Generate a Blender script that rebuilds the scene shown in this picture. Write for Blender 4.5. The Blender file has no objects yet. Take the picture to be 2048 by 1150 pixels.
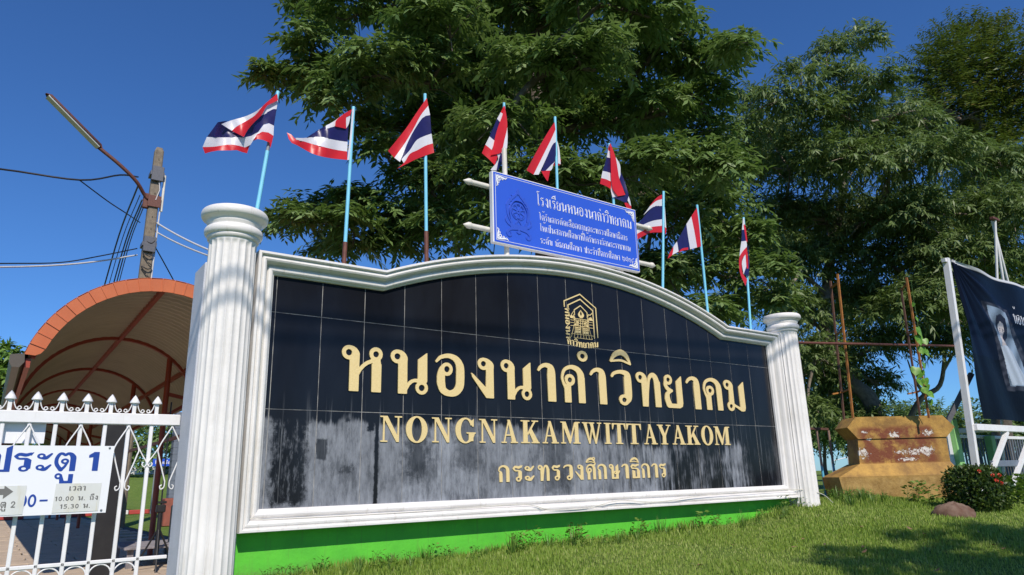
import bpy, math, random
import numpy as np
from mathutils import Vector, Matrix
random.seed(7); rng = np.random.default_rng(11)

# ------------------------------------------------------------------ camera, sky, sun, exposure
scn = bpy.context.scene
CR = np.array([[0.8102424, -0.58552678, -0.02580017],
               [-0.13394143, -0.22784232, 0.96444158],
               [0.57058475, 0.77797575, 0.2630338]])
CC = np.array([-1.62437239, -4.32706571, -1.04508972])
FP = 1401.945
cam_data = bpy.data.cameras.new('camera'); cam = bpy.data.objects.new('camera', cam_data)
scn.collection.objects.link(cam); scn.camera = cam
cam_data.sensor_width = 36.0; cam_data.sensor_fit = 'HORIZONTAL'; cam_data.lens = FP / 2048 * 36
cam_data.clip_start = 0.05; cam_data.clip_end = 3000
cam.matrix_world = Matrix([[CR[0][i], CR[1][i], -CR[2][i], CC[i]] for i in range(3)] + [[0, 0, 0, 1]])

SUN = Vector((-0.215, -0.70, 0.70)).normalized()
world = bpy.data.worlds.new('World'); scn.world = world; world.use_nodes = True
wn = world.node_tree.nodes; wn.clear()
sky = wn.new('ShaderNodeTexSky'); sky.sky_type = 'NISHITA'; sky.sun_disc = False
sky.sun_elevation = math.asin(SUN.z); sky.sun_rotation = math.atan2(SUN.x, SUN.y)
sky.altitude = 0; sky.air_density = 1.0; sky.dust_density = 0.15; sky.ozone_density = 4.0
bg = wn.new('ShaderNodeBackground'); bg.inputs[1].default_value = 0.10
wo = wn.new('ShaderNodeOutputWorld')
tint = wn.new('ShaderNodeMix'); tint.data_type = 'RGBA'; tint.blend_type = 'MULTIPLY'; tint.inputs[0].default_value = 1.0; tint.inputs[7].default_value = (0.48, 0.83, 1.28, 1)
world.node_tree.links.new(sky.outputs[0], tint.inputs[6]); world.node_tree.links.new(tint.outputs[2], bg.inputs[0]); world.node_tree.links.new(bg.outputs[0], wo.inputs[0])
sd = bpy.data.lights.new('sun', 'SUN'); sd.energy = 4.6; sd.angle = math.radians(0.53); sd.color = (1.0, 0.90, 0.80)
so = bpy.data.objects.new('sun', sd); scn.collection.objects.link(so)
so.location = (-3, -12, 14); so.rotation_euler = SUN.to_track_quat('Z', 'Y').to_euler()
scn.view_settings.view_transform = 'Standard'; scn.view_settings.look = 'None'
scn.view_settings.exposure = 0.0; scn.view_settings.gamma = 1.0; scn.view_settings.use_curve_mapping = False
scn.cycles.max_bounces = 8; scn.cycles.transparent_max_bounces = 8
scn.cycles.use_denoising = True

# ------------------------------------------------------------------ surveying helpers (the photograph's own 2048 px frame)
def ray(u, v): return CR.T @ np.array([(u - 1024) / FP, (575 - v) / FP, 1.0])
def atY(u, v, Y):
    d = ray(u, v); return CC + d * ((Y - CC[1]) / d[1])
def atD(u, v, dep): return CC + ray(u, v) * dep
def up_to(x, y, v):
    """height z at which the vertical through (x, y) shows at picture row v"""
    k = (575 - v) / FP
    a = CR[1] @ (np.array([x, y, 0]) - CC); b = CR[2] @ (np.array([x, y, 0]) - CC)
    return (k * b - a) / (CR[1][2] - k * CR[2][2])

# ------------------------------------------------------------------ object helpers
COL = scn.collection
def tag(o, label=None, cat=None, group=None, kind=None):
    if label: o['label'] = label
    if cat: o['category'] = cat
    if group: o['group'] = group
    if kind: o['kind'] = kind
    return o
def thing(name, label, cat, loc=(0, 0, 0), rz=0, group=None):
    o = bpy.data.objects.new(name, None); COL.objects.link(o)
    o.location = loc; o.rotation_euler = (0, 0, rz); o.empty_display_size = 0.1
    return tag(o, label, cat, group)
def obj(name, mesh, parent=None, mat=None, loc=None, rot=None):
    o = bpy.data.objects.new(name, mesh); COL.objects.link(o)
    if mat is not None and not mesh.materials: mesh.materials.append(mat)
    if parent is not None:
        o.parent = parent
    if loc is not None: o.location = loc
    if rot is not None: o.rotation_euler = rot
    return o
def np_mesh(name, verts, faces, smooth=False, attr=None):
    """verts (n,3); faces (m,k) equal-sided"""
    verts = np.asarray(verts, np.float32); faces = np.asarray(faces, np.int32)
    m = bpy.data.meshes.new(name); k = faces.shape[1]
    m.vertices.add(len(verts)); m.vertices.foreach_set('co', verts.ravel())
    m.loops.add(faces.size); m.loops.foreach_set('vertex_index', faces.ravel())
    m.polygons.add(len(faces)); m.polygons.foreach_set('loop_start', np.arange(len(faces), dtype=np.int32) * k)
    m.polygons.foreach_set('loop_total', np.full(len(faces), k, np.int32))
    if smooth: m.polygons.foreach_set('use_smooth', np.ones(len(faces), bool))
    if attr is not None:
        a = m.attributes.new('shade', 'FLOAT', 'FACE'); a.data.foreach_set('value', np.asarray(attr, np.float32))
    m.update(calc_edges=True)
    return m
class MB:
    """collects simple shapes into one mesh"""
    def __init__(s): s.v = []; s.f = []; s.sm = []; s.mi = []; s.cur = 0
    def add(s, vs, fs, smooth=False):
        b = len(s.v); s.v += [tuple(map(float, p)) for p in vs]
        for f in fs: s.f.append([b + i for i in f]); s.sm.append(smooth); s.mi.append(s.cur)
        return s
    def box(s, x0, y0, z0, x1, y1, z1):
        vs = [(x0, y0, z0), (x1, y0, z0), (x1, y1, z0), (x0, y1, z0), (x0, y0, z1), (x1, y0, z1), (x1, y1, z1), (x0, y1, z1)]
        return s.add(vs, [(3, 2, 1, 0), (4, 5, 6, 7), (0, 1, 5, 4), (1, 2, 6, 5), (2, 3, 7, 6), (3, 0, 4, 7)])
    def bbox(s, x0, y0, z0, x1, y1, z1, b=0.004):
        """box with its vertical and horizontal front edges eased"""
        pts = [(x0 + b, y0), (x1 - b, y0), (x1, y0 + b), (x1, y1 - b), (x1 - b, y1), (x0 + b, y1), (x0, y1 - b), (x0, y0 + b)]
        cx, cy = (x0 + x1) / 2, (y0 + y1) / 2
        def ring(z, i): 
            out = []
            for x, y in pts:
                out.append((x + (i if x < cx else -i), y + (i if y < cy else -i), z))
            return out
        R = [ring(z0, b), ring(z0 + b, 0), ring(z1 - b, 0), ring(z1, b)]
        vs = [p for r in R for p in r]; fs = []
        for k in range(3):
            for i in range(8):
                j = (i + 1) % 8; fs.append((k * 8 + i, k * 8 + j, k * 8 + 8 + j, k * 8 + 8 + i))
        fs.append(tuple(range(7, -1, -1))); fs.append(tuple(range(24, 32)))
        return s.add(vs, fs)
    def prism(s, pts, d):
        """pts: 3D polygon, d: extrusion vector"""
        n = len(pts); a = [Vector(p) for p in pts]; d = Vector(d); vs = a + [p + d for p in a]
        fs = [tuple(range(n - 1, -1, -1)), tuple(range(n, 2 * n))] + [(i, (i + 1) % n, n + (i + 1) % n, n + i) for i in range(n)]
        return s.add(vs, fs)
    def bar(s, a, b, w, h=None, up=(0, 0, 1)):
        a = Vector(a); b = Vector(b); h = h or w; d = (b - a).normalized(); up = Vector(up)
        if abs(d.dot(up)) > 0.98: up = Vector((0, 1, 0))
        r = d.cross(up).normalized() * (w / 2); u = r.cross(d).normalized() * (h / 2)
        vs = [a - r - u, a + r - u, a + r + u, a - r + u, b - r - u, b + r - u, b + r + u, b - r + u]
        return s.add(vs, [(3, 2, 1, 0), (4, 5, 6, 7), (0, 1, 5, 4), (1, 2, 6, 5), (2, 3, 7, 6), (3, 0, 4, 7)])
    def tube(s, pts, rad, n=8, cap=True):
        P = [Vector(p) for p in pts]; m = len(P)
        if not hasattr(rad, '__len__'): rad = [rad] * m
        t0 = (P[1] - P[0]).normalized(); a = Vector((0, 0, 1)) if abs(t0.z) < 0.9 else Vector((1, 0, 0))
        nrm = t0.cross(a).normalized(); vs = []
        for i in range(m):
            t = (P[min(i + 1, m - 1)] - P[max(i - 1, 0)]).normalized()
            nrm = (nrm - t * nrm.dot(t)).normalized(); bn = t.cross(nrm)
            for k in range(n):
                an = 2 * math.pi * k / n; vs.append(P[i] + (nrm * math.cos(an) + bn * math.sin(an)) * rad[i])
        fs = [(i * n + k, i * n + (k + 1) % n, (i + 1) * n + (k + 1) % n, (i + 1) * n + k) for i in range(m - 1) for k in range(n)]
        s.add(vs, fs, True)
        if cap:
            s.add(vs[:n], [tuple(range(n - 1, -1, -1))]); s.add(vs[-n:], [tuple(range(n))])
        return s
    def lathe(s, prof, c=(0, 0, 0), n=48, rf=None):
        """prof [(r, z)...]"""
        vs = []
        for r, z in prof:
            for k in range(n):
                an = 2 * math.pi * k / n; rr = rf(r, z, an) if rf else r
                vs.append((c[0] + rr * math.cos(an), c[1] + rr * math.sin(an), c[2] + z))
        fs = [(i * n + k, i * n + (k + 1) % n, (i + 1) * n + (k + 1) % n, (i + 1) * n + k) for i in range(len(prof) - 1) for k in range(n)]
        s.add(vs, fs, True); s.add(vs[-n:], [tuple(range(n))]); s.add(vs[:n], [tuple(range(n - 1, -1, -1))])
        return s
    def mesh(s, name, mats=None):
        m = bpy.data.meshes.new(name); m.from_pydata(s.v, [], s.f)
        m.polygons.foreach_set('use_smooth', s.sm)
        if mats: 
            for q in (mats if isinstance(mats, (list, tuple)) else [mats]): m.materials.append(q)
            m.polygons.foreach_set('material_index', s.mi)
        m.update(); return m
    def build(s, name, mats, parent=None, loc=None, rot=None): return obj(name, s.mesh(name, mats), parent, None, loc, rot)
def catmull(P, n=6):
    P = [np.array(p, float) for p in P]; Q = [2 * P[0] - P[1]] + P + [2 * P[-1] - P[-2]]; out = []
    for i in range(1, len(Q) - 2):
        a, b, c, d = Q[i - 1:i + 3]
        for k in range(n):
            t = k / n; out.append(0.5 * ((2 * b) + (c - a) * t + (2 * a - 5 * b + 4 * c - d) * t * t + (3 * b - a - 3 * c + d) * t ** 3))
    out.append(P[-1]); return out
def copy_tree(o, parent=None, loc=None, label=None):
    c = o.copy(); COL.objects.link(c); c.parent = parent
    if loc is not None: c.location = loc
    if label: c['label'] = label
    for ch in list(o.children): copy_tree(ch, c)
    return c

# ------------------------------------------------------------------ materials
class NT:
    def __init__(s, name):
        s.m = bpy.data.materials.new(name); s.m.use_nodes = True; s.t = s.m.node_tree; s.n = s.t.nodes; s.l = s.t.links
        s.b = s.n['Principled BSDF']; s.out = s.n['Material Output']
    def new(s, typ, **k):
        n = s.n.new(typ)
        for a, b in k.items(): setattr(n, a, b)
        return n
    def link(s, a, b): s.l.new(a, b)
    def coord(s, kind='Object'):
        if kind == 'Position': return s.new('ShaderNodeNewGeometry').outputs['Position']
        return s.new('ShaderNodeTexCoord').outputs[kind]
    def mapping(s, co, scale=(1, 1, 1), loc=(0, 0, 0)):
        m = s.new('ShaderNodeMapping'); m.inputs['Scale'].default_value = scale; m.inputs['Location'].default_value = loc
        s.link(co, m.inputs['Vector']); return m.outputs[0]
    def noise(s, co, scale=5, detail=4, rough=0.55, dist=0.0):
        n = s.new('ShaderNodeTexNoise'); n.inputs['Scale'].default_value = scale; n.inputs['Detail'].default_value = detail
        n.inputs['Roughness'].default_value = rough; n.inputs['Distortion'].default_value = dist; s.link(co, n.inputs['Vector']); return n.outputs['Fac']
    def ramp(s, fac, stops, interp='LINEAR'):
        r = s.new('ShaderNodeValToRGB'); r.color_ramp.interpolation = interp; e = r.color_ramp.elements
        while len(e) < len(stops): e.new(0.5)
        for q, (p, c) in zip(e, stops):
            q.position = p; q.color = (c, c, c, 1) if not hasattr(c, '__len__') else tuple(c) + (1,)
        s.link(fac, r.inputs['Fac']); return r.outputs['Color']
    def mix(s, fac, a, b, blend='MIX'):
        m = s.new('ShaderNodeMix', data_type='RGBA', blend_type=blend)
        for sock, v in ((m.inputs[0], fac), (m.inputs[6], a), (m.inputs[7], b)):
            if hasattr(v, 'is_output'): s.link(v, sock)
            elif hasattr(v, '__len__'): sock.default_value = tuple(v) + (1,)
            else: sock.default_value = v
        return m.outputs[2]
    def math(s, op, a, b=0.0, c=0.0, clamp=False):
        m = s.new('ShaderNodeMath', operation=op, use_clamp=clamp)
        for i, v in enumerate((a, b, c)):
            if hasattr(v, 'is_output'): s.link(v, m.inputs[i])
            else: m.inputs[i].default_value = v
        return m.outputs[0]
    def sep(s, co):
        n = s.new('ShaderNodeSeparateXYZ'); s.link(co, n.inputs[0]); return n.outputs
    def step(s, x, a, b):
        n = s.new('ShaderNodeMapRange', interpolation_type='SMOOTHSTEP'); n.inputs['From Min'].default_value = a; n.inputs['From Max'].default_value = b
        if a > b:
            n.inputs['From Min'].default_value = b; n.inputs['From Max'].default_value = a; n.inputs['To Min'].default_value = 1; n.inputs['To Max'].default_value = 0
        s.link(x, n.inputs['Value']); return n.outputs['Result']
    def bump(s, h, strength=0.3, dist=0.01):
        b = s.new('ShaderNodeBump'); b.inputs['Strength'].default_value = strength; b.inputs['Distance'].default_value = dist
        s.link(h, b.inputs['Height']); s.link(b.outputs[0], s.b.inputs['Normal']); return b
    def set(s, color=None, rough=None, metal=None, spec=None):
        for nm, v in (('Base Color', color), ('Roughness', rough), ('Metallic', metal), ('Specular IOR Level', spec)):
            if v is None: continue
            if hasattr(v, 'is_output'): s.link(v, s.b.inputs[nm])
            elif nm == 'Base Color': s.b.inputs[nm].default_value = tuple(v) + (1,)
            else: s.b.inputs[nm].default_value = v
        return s.m
def painted(name, c1, c2, rough=0.5, scale=6, bump=0.15, bscale=60, dirt=None, metal=0, amt=(0.35, 0.7)):
    t = NT(name); co = t.coord('Position'); f = t.ramp(t.noise(co, scale, 6, 0.6), [(amt[0], 0.0), (amt[1], 1.0)])
    col = t.mix(f, c1, c2)
    if dirt:
        st = t.noise(t.mapping(co, (14, 14, 1.2)), 2.2, 6, 0.65); st = t.ramp(st, [(0.56, 0.0), (0.75, 1.0)])
        col = t.mix(t.math('MULTIPLY', st, dirt[1]), col, dirt[0])
    t.set(col, rough, metal)
    if bump: t.bump(t.noise(co, bscale, 5, 0.6), bump, 0.004)
    return t.m
M = {}
M['white_paint'] = painted('white_masonry_paint', (0.80, 0.785, 0.755), (0.69, 0.675, 0.64), 0.5, 3.5, 0.35, 38, ((0.42, 0.38, 0.31), 0.5))
M['white_render'] = painted('white_stucco', (0.62, 0.63, 0.66), (0.54, 0.55, 0.58), 0.7, 7, 0.5, 120, ((0.42, 0.41, 0.40), 0.3))
M['white_metal'] = painted('white_gloss_metal', (0.80, 0.80, 0.80), (0.72, 0.72, 0.71), 0.35, 9, 0.05, 40, ((0.5, 0.47, 0.42), 0.4))
M['green_wall'] = painted('green_wall_paint', (0.11, 0.56, 0.035), (0.085, 0.45, 0.032), 0.65, 6, 0.5, 40, ((0.12, 0.22, 0.05), 0.6))
def mud(m, z0, z1):
    t = m.node_tree; nt = NT.__new__(NT); nt.m = m; nt.t = t; nt.n = t.nodes; nt.l = t.links; nt.b = t.nodes['Principled BSDF']
    src = nt.b.inputs['Base Color'].links[0].from_socket; co = nt.coord('Position'); x, y, z = nt.sep(co)
    k = nt.step(nt.math('ADD', z, nt.math('MULTIPLY', nt.noise(co, 11, 8, 0.8), 0.20)), z1, z0)
    nt.link(nt.mix(nt.math('MULTIPLY', k, 0.7), src, (0.12, 0.15, 0.05)), nt.b.inputs['Base Color'])
mud(M['green_wall'], -1.47, -1.37)
M['orange'] = painted('orange_roof_metal', (0.55, 0.145, 0.045), (0.47, 0.115, 0.035), 0.45, 3, 0.05, 30)
M['rust_red'] = painted('red_oxide_steel', (0.34, 0.055, 0.025), (0.25, 0.04, 0.02), 0.5, 8, 0.1, 60)
M['brown_metal'] = painted('brown_gutter_metal', (0.10, 0.085, 0.065), (0.085, 0.07, 0.05), 0.45, 3, 0.05, 30)
M['sheet_under'] = painted('roof_sheet_underside', (0.52, 0.43, 0.32), (0.44, 0.36, 0.27), 0.5, 2, 0.05, 30)
M['light_blue'] = painted('light_blue_pole_paint', (0.22, 0.62, 0.80), (0.19, 0.56, 0.74), 0.35, 12, 0.03, 30)
M['brown_pole'] = painted('brown_rusty_pipe', (0.10, 0.03, 0.02), (0.16, 0.06, 0.035), 0.6, 25, 0.1, 60)
M['grey_pole'] = painted('grey_pipe', (0.25, 0.28, 0.31), (0.2, 0.22, 0.25), 0.4, 12, 0.05, 60)
M['dark_steel'] = painted('dark_bracket_steel', (0.09, 0.095, 0.11), (0.13, 0.13, 0.14), 0.45, 20, 0.1, 60)
M['black'] = painted('black_plastic', (0.012, 0.012, 0.013), (0.02, 0.02, 0.02), 0.5, 10, 0.05, 40)
M['white_wire'] = painted('pale_cable', (0.6, 0.6, 0.6), (0.5, 0.5, 0.5), 0.5, 10, 0)
M['grey_blue'] = painted('grey_blue_paint', (0.16, 0.19, 0.24), (0.12, 0.15, 0.19), 0.55, 12, 0.15, 40)
M['pale_green'] = painted('pale_green_paint', (0.28, 0.58, 0.20), (0.24, 0.50, 0.17), 0.5, 5, 0.1, 40)
M['cream'] = painted('ivory_pipe_paint', (0.72, 0.70, 0.62), (0.62, 0.60, 0.52), 0.4, 12, 0.05, 40, ((0.35, 0.28, 0.2), 0.35))
M['concrete'] = painted('pole_concrete', (0.24, 0.20, 0.145), (0.15, 0.125, 0.095), 0.9, 12, 0.5, 60, ((0.07, 0.06, 0.05), 0.7))
M['flag_red'] = painted('flag_red_nylon', (0.72, 0.022, 0.03), (0.66, 0.02, 0.028), 0.38, 20, 0.03, 12)
M['flag_white'] = painted('flag_white_nylon', (0.82, 0.81, 0.86), (0.79, 0.78, 0.84), 0.38, 20, 0.03, 12)
M['flag_blue'] = painted('flag_navy_nylon', (0.022, 0.02, 0.12), (0.018, 0.016, 0.10), 0.36, 20, 0.03, 12)
for k in ('flag_red', 'flag_white', 'flag_blue'):
    t = M[k].node_tree; p = t.nodes['Principled BSDF']; tr = t.nodes.new('ShaderNodeBsdfTranslucent'); mx = t.nodes.new('ShaderNodeMixShader')
    mx.inputs[0].default_value = 0.22; src = p.inputs['Base Color'].links[0].from_socket
    t.links.new(src, tr.inputs[0]); t.links.new(p.outputs[0], mx.inputs[1]); t.links.new(tr.outputs[0], mx.inputs[2])
    t.links.new(mx.outputs[0], t.nodes['Material Output'].inputs[0])
M['sign_blue'] = painted('sign_blue_enamel', (0.030, 0.105, 0.62), (0.028, 0.098, 0.58), 0.4, 2, 0.02, 30)
M['sign_blue_shaded'] = painted('sign_blue_relief_shade', (0.038, 0.10, 0.56), (0.036, 0.095, 0.52), 0.35, 2, 0.02, 30)  # panel blue darkened, puts the shading of the seal relief into its colour
M['sign_white'] = painted('white_sign_enamel', (0.80, 0.82, 0.84), (0.76, 0.78, 0.80), 0.35, 3, 0.02, 30)
M['paper'] = painted('weathered_paper', (0.66, 0.68, 0.66), (0.60, 0.62, 0.58), 0.4, 8, 0.1, 20, ((0.55, 0.5, 0.32), 0.6))
M['ink_blue'] = painted('blue_sign_lettering', (0.012, 0.055, 0.32), (0.012, 0.05, 0.29), 0.4, 3, 0)
M['ink_grey'] = painted('faded_black_print', (0.16, 0.16, 0.15), (0.13, 0.13, 0.12), 0.5, 3, 0)
M['white_letter'] = painted('white_raised_letter', (0.82, 0.83, 0.84), (0.76, 0.77, 0.79), 0.4, 3, 0)
def mk_gold():
    t = NT('hammered_gold_letter'); co = t.coord('Position')
    c = t.mix(t.noise(co, 60, 3), (0.80, 0.64, 0.31), (0.70, 0.54, 0.24)); t.set(c, 0.45, 0.0)
    t.bump(t.noise(co, 130, 3, 0.6), 0.55, 0.004); return t.m
M['gold'] = mk_gold()
def mk_granite():
    t = NT('black_granite_with_lime_stains'); co = t.coord('Position'); x, y, z = t.sep(co)
    clean = t.mix(t.noise(co, 900, 2), (0.005, 0.0055, 0.008), (0.009, 0.010, 0.014))
    clean = t.mix(t.math('MULTIPLY', t.ramp(t.noise(t.mapping(co, (1, 1, 0.35)), 2.6, 5, 0.6, 0.6), [(0.45, 0.0), (0.75, 1.0)]), 0.40), clean, (0.022, 0.027, 0.038))
    # vertical run marks
    st = t.noise(t.mapping(co, (12, 1, 1.3)), 1.6, 8, 0.72)
    st2 = t.noise(t.mapping(co, (60, 1, 5)), 1.0, 6, 0.7)
    big = t.noise(t.mapping(co, (1.6, 1, 1.1), (3.1, 0, 1.7)), 1.7, 4, 0.55)
    low = t.step(z, -0.52, -0.86)            # below the second joint the deposit is general
    tend = t.step(z, -0.30, -0.62)
    left = t.step(x, 3.6, 0.2)
    wgt = t.math('MULTIPLY', low, t.math('ADD', t.math('MULTIPLY', left, 0.50), 0.26))
    wgt = t.math('ADD', wgt, t.math('MULTIPLY', tend, 0.10))
    field = t.math('ADD', t.math('MULTIPLY', st, 0.50), t.math('MULTIPLY', big, 0.62))
    field = t.math('ADD', field, t.math('MULTIPLY', st2, 0.12))
    dep = t.math('ADD', field, wgt); dep = t.step(dep, 0.94, 1.08)
    # scraped and masked patches without deposit
    jig = t.math('MULTIPLY', t.math('SUBTRACT', t.noise(t.mapping(co, (1, 1, 1)), 26, 5, 0.7), 0.5), 0.16)
    def patch(x0, x1, z0, z1, s=0.012, amt=1.0, j=1.0):
        xx = t.math('ADD', x, t.math('MULTIPLY', jig, j)); zz = t.math('ADD', z, t.math('MULTIPLY', jig, j))
        a = t.math('MULTIPLY', t.step(xx, x0 - s, x0 + s), t.step(xx, x1 + s, x1 - s))
        b = t.math('MULTIPLY', t.step(zz, z0 - s, z0 + s), t.step(zz, z1 + s, z1 - s))
        return t.math('MULTIPLY', t.math('MULTIPLY', a, b), amt)
    brk = t.ramp(t.noise(t.mapping(co, (9, 1, 2.2)), 3.0, 7, 0.75), [(0.50, 1.0), (0.66, 0.35)])
    ps = [t.math('MULTIPLY', patch(-0.27, -0.055, -1.165, -0.30, 0.03), brk), patch(0.395, 0.425, -1.20, -0.60, 0.006, 1.0, 0.15), patch(0.345, 0.39, -0.72, -0.60, 0.006, 1.0, 0.3),
          patch(0.005, 0.075, -0.90, -0.775, 0.008, 0.8, 0.3), patch(0.19, 0.225, -0.665, -0.63, 0.012, 0.9, 0.3), patch(0.17, 0.25, -0.99, -0.935, 0.015, 0.6),
          patch(0.62, 0.80, -1.03, -0.62, 0.06, 0.75, 1.5), patch(1.02, 1.22, -0.98, -0.60, 0.05, 0.55, 1.5), patch(1.80, 2.05, -1.16, -0.60, 0.06, 0.6, 1.5), patch(4.3, 4.9, -1.2, 0.3, 0.1, 0.75, 1.0)]
    tot = ps[0]
    for p in ps[1:]: tot = t.math('MAXIMUM', tot, p)
    dep = t.math('MULTIPLY', dep, t.math('SUBTRACT', 1.0, tot, clamp=True))
    brk2 = t.math('ADD', t.math('MULTIPLY', t.noise(t.mapping(co, (16, 1, 3.6), (4, 0, 9)), 1.6, 8, 0.80), 0.7), t.math('MULTIPLY', t.noise(t.mapping(co, (3, 1, 2), (1, 0, 4)), 2.2, 5, 0.6), 0.5))
    dep = t.math('MULTIPLY', dep, t.ramp(brk2, [(0.50, 0.40), (0.60, 0.80), (0.68, 1.0)]))
    depc = t.mix(t.noise(t.mapping(co, (7, 1, 2)), 4, 6, 0.7), (0.125, 0.14, 0.168), (0.40, 0.43, 0.47))
    col = t.mix(dep, clean, depc)
    # bright lime drips
    dr = t.noise(t.mapping(co, (34, 1, 0.8), (7, 0, 0)), 1.1, 5, 0.6); dr = t.ramp(dr, [(0.60, 0.0), (0.68, 1.0)])
    dr = t.math('MULTIPLY', dr, t.step(z, -0.45, -0.75)); col = t.mix(t.math('MULTIPLY', dr, 0.3), col, (0.42, 0.45, 0.48))
    oi = t.new('ShaderNodeObjectInfo').outputs['Random']
    col = t.mix(t.math('MULTIPLY', oi, 0.25), col, (0.02, 0.02, 0.022))
    rough = t.math('ADD', 0.13, t.math('MULTIPLY', dep, 0.55))
    t.set(col, rough, 0, 0.22)
    t.bump(t.math('ADD', t.noise(co, 3.0, 2), t.math('MULTIPLY', dep, 0.05)), 0.08, 0.02)
    return t.m
M['granite'] = mk_granite()
M['grout'] = painted('pale_grout', (0.40, 0.39, 0.36), (0.16, 0.16, 0.16), 0.8, 9, 0.2, 60, None, 0, (0.4, 0.6))
def leafmat(name, a, b, c, rough=0.42, trans=0.30):
    t = NT(name); at = t.new('ShaderNodeAttribute', attribute_name='shade').outputs['Fac']
    col = t.ramp(at, [(0.0, a), (0.55, b), (1.0, c)]); t.set(col, rough, 0, 0.38)
    tr = t.new('ShaderNodeBsdfTranslucent'); mx = t.new('ShaderNodeMixShader'); mx.inputs[0].default_value = trans
    hc = t.mix(0.5, col, (0.10, 0.18, 0.01)); t.link(hc, tr.inputs[0]); t.link(t.b.outputs[0], mx.inputs[1]); t.link(tr.outputs[0], mx.inputs[2]); t.link(mx.outputs[0], t.out.inputs[0])
    return t.m
M['leaf_broad'] = leafmat('broad_leaf', (0.095, 0.170, 0.036), (0.190, 0.295, 0.090), (0.33, 0.42, 0.20), 0.42, 0.38)
M['leaf_sickle'] = leafmat('sickle_leaf', (0.095, 0.155, 0.040), (0.180, 0.260, 0.088), (0.30, 0.37, 0.18), 0.45, 0.38)
M['leaf_feather'] = leafmat('feather_leaf', (0.06, 0.10, 0.02), (0.12, 0.17, 0.035), (0.28, 0.21, 0.06))
M['leaf_shrub'] = leafmat('shrub_leaf', (0.022, 0.052, 0.010), (0.045, 0.085, 0.016), (0.12, 0.17, 0.03))
M['leaf_weed'] = leafmat('weed_leaf', (0.09, 0.19, 0.03), (0.14, 0.27, 0.04), (0.24, 0.34, 0.08))
M['grass'] = leafmat('grass_blade', (0.14, 0.245, 0.028), (0.28, 0.41, 0.06), (0.50, 0.54, 0.18), 0.55, 0.38)
M['bark'] = painted('grey_bark', (0.14, 0.115, 0.09), (0.07, 0.055, 0.042), 0.9, 14, 0.8, 45)
M['bark_pale'] = painted('pale_bark', (0.26, 0.22, 0.17), (0.12, 0.10, 0.08), 0.9, 14, 0.8, 45)
# ------------------------------------------------------------------ lettering: strokes -> distance field -> outlines -> solid letters
def _cat2(P, W, n=7):
    P = [np.array(p, float) for p in P]
    if len(P) < 3: return P, list(W)
    A = catmull(P, n); Wo = []
    for i in range(len(P) - 1):
        for k in range(n): Wo.append(W[i] + (W[i + 1] - W[i]) * k / n)
    Wo.append(W[-1]); return A, Wo
def _poly_sd(X, Y, pts):
    d = np.full(X.shape, 1e9); ins = np.zeros(X.shape, bool); n = len(pts)
    for i in range(n):
        ax, ay = pts[i]; bx, by = pts[(i + 1) % n]; ex, ey = bx - ax, by - ay
        t = np.clip(((X - ax) * ex + (Y - ay) * ey) / (ex * ex + ey * ey + 1e-12), 0, 1)
        d = np.minimum(d, np.hypot(X - ax - t * ex, Y - ay - t * ey))
        c = ((ay > Y) != (by > Y)); 
        with np.errstate(divide='ignore', invalid='ignore'):
            xi = (bx - ax) * (Y - ay) / (by - ay + 1e-12) + ax
        ins ^= (c & (X < xi))
    return np.where(ins, -d, d)
def glyph_field(prims, X, Y, off=0.0):
    F = np.full(X.shape, 1e9)
    for p in prims:
        k = p[0]
        if k == 'B': d = _poly_sd(X, Y, [(p[1], p[2]), (p[3], p[2]), (p[3], p[4]), (p[1], p[4])])
        elif k == 'Q': d = _poly_sd(X, Y, p[1])
        elif k in ('C', 'L'):
            P, W = _cat2(p[1], p[2]) if k == 'C' else (p[1], p[2]); d = np.full(X.shape, 1e9)
            if off > 0.025: W = [min(max(w, 2 * off + 0.055), 0.16) for w in W]
            for i in range(len(P) - 1):
                ax, ay = P[i]; bx, by = P[i + 1]; ex, ey = bx - ax, by - ay
                t = np.clip(((X - ax) * ex + (Y - ay) * ey) / (ex * ex + ey * ey + 1e-12), 0, 1)
                d = np.minimum(d, np.hypot(X - ax - t * ex, Y - ay - t * ey) - (W[i] + (W[i + 1] - W[i]) * t) / 2)
        elif k == 'R': d = np.hypot(X - p[1], Y - p[2]) - p[3]
        elif k == 'E' : d = (np.hypot((X - p[1]) / p[3], (Y - p[2]) / p[4]) - 1) * min(p[3], p[4])
        elif k == '-E':
            F = np.maximum(F, -(np.hypot((X - p[1]) / p[3], (Y - p[2]) / p[4]) - 1) * min(p[3], p[4])); continue
        elif k == '-Q': F = np.maximum(F, -_poly_sd(X, Y, p[1])); continue
        F = np.minimum(F, d)
    F = F + off
    for p in prims:
        if p[0] == 'R': F = np.maximum(F, p[4] - max(0.0, off * 0.6 if off < 0.025 else 0.0) + (0.012 if off > 0.025 else 0) - np.hypot(X - p[1], Y - p[2]))
    return F
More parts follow.
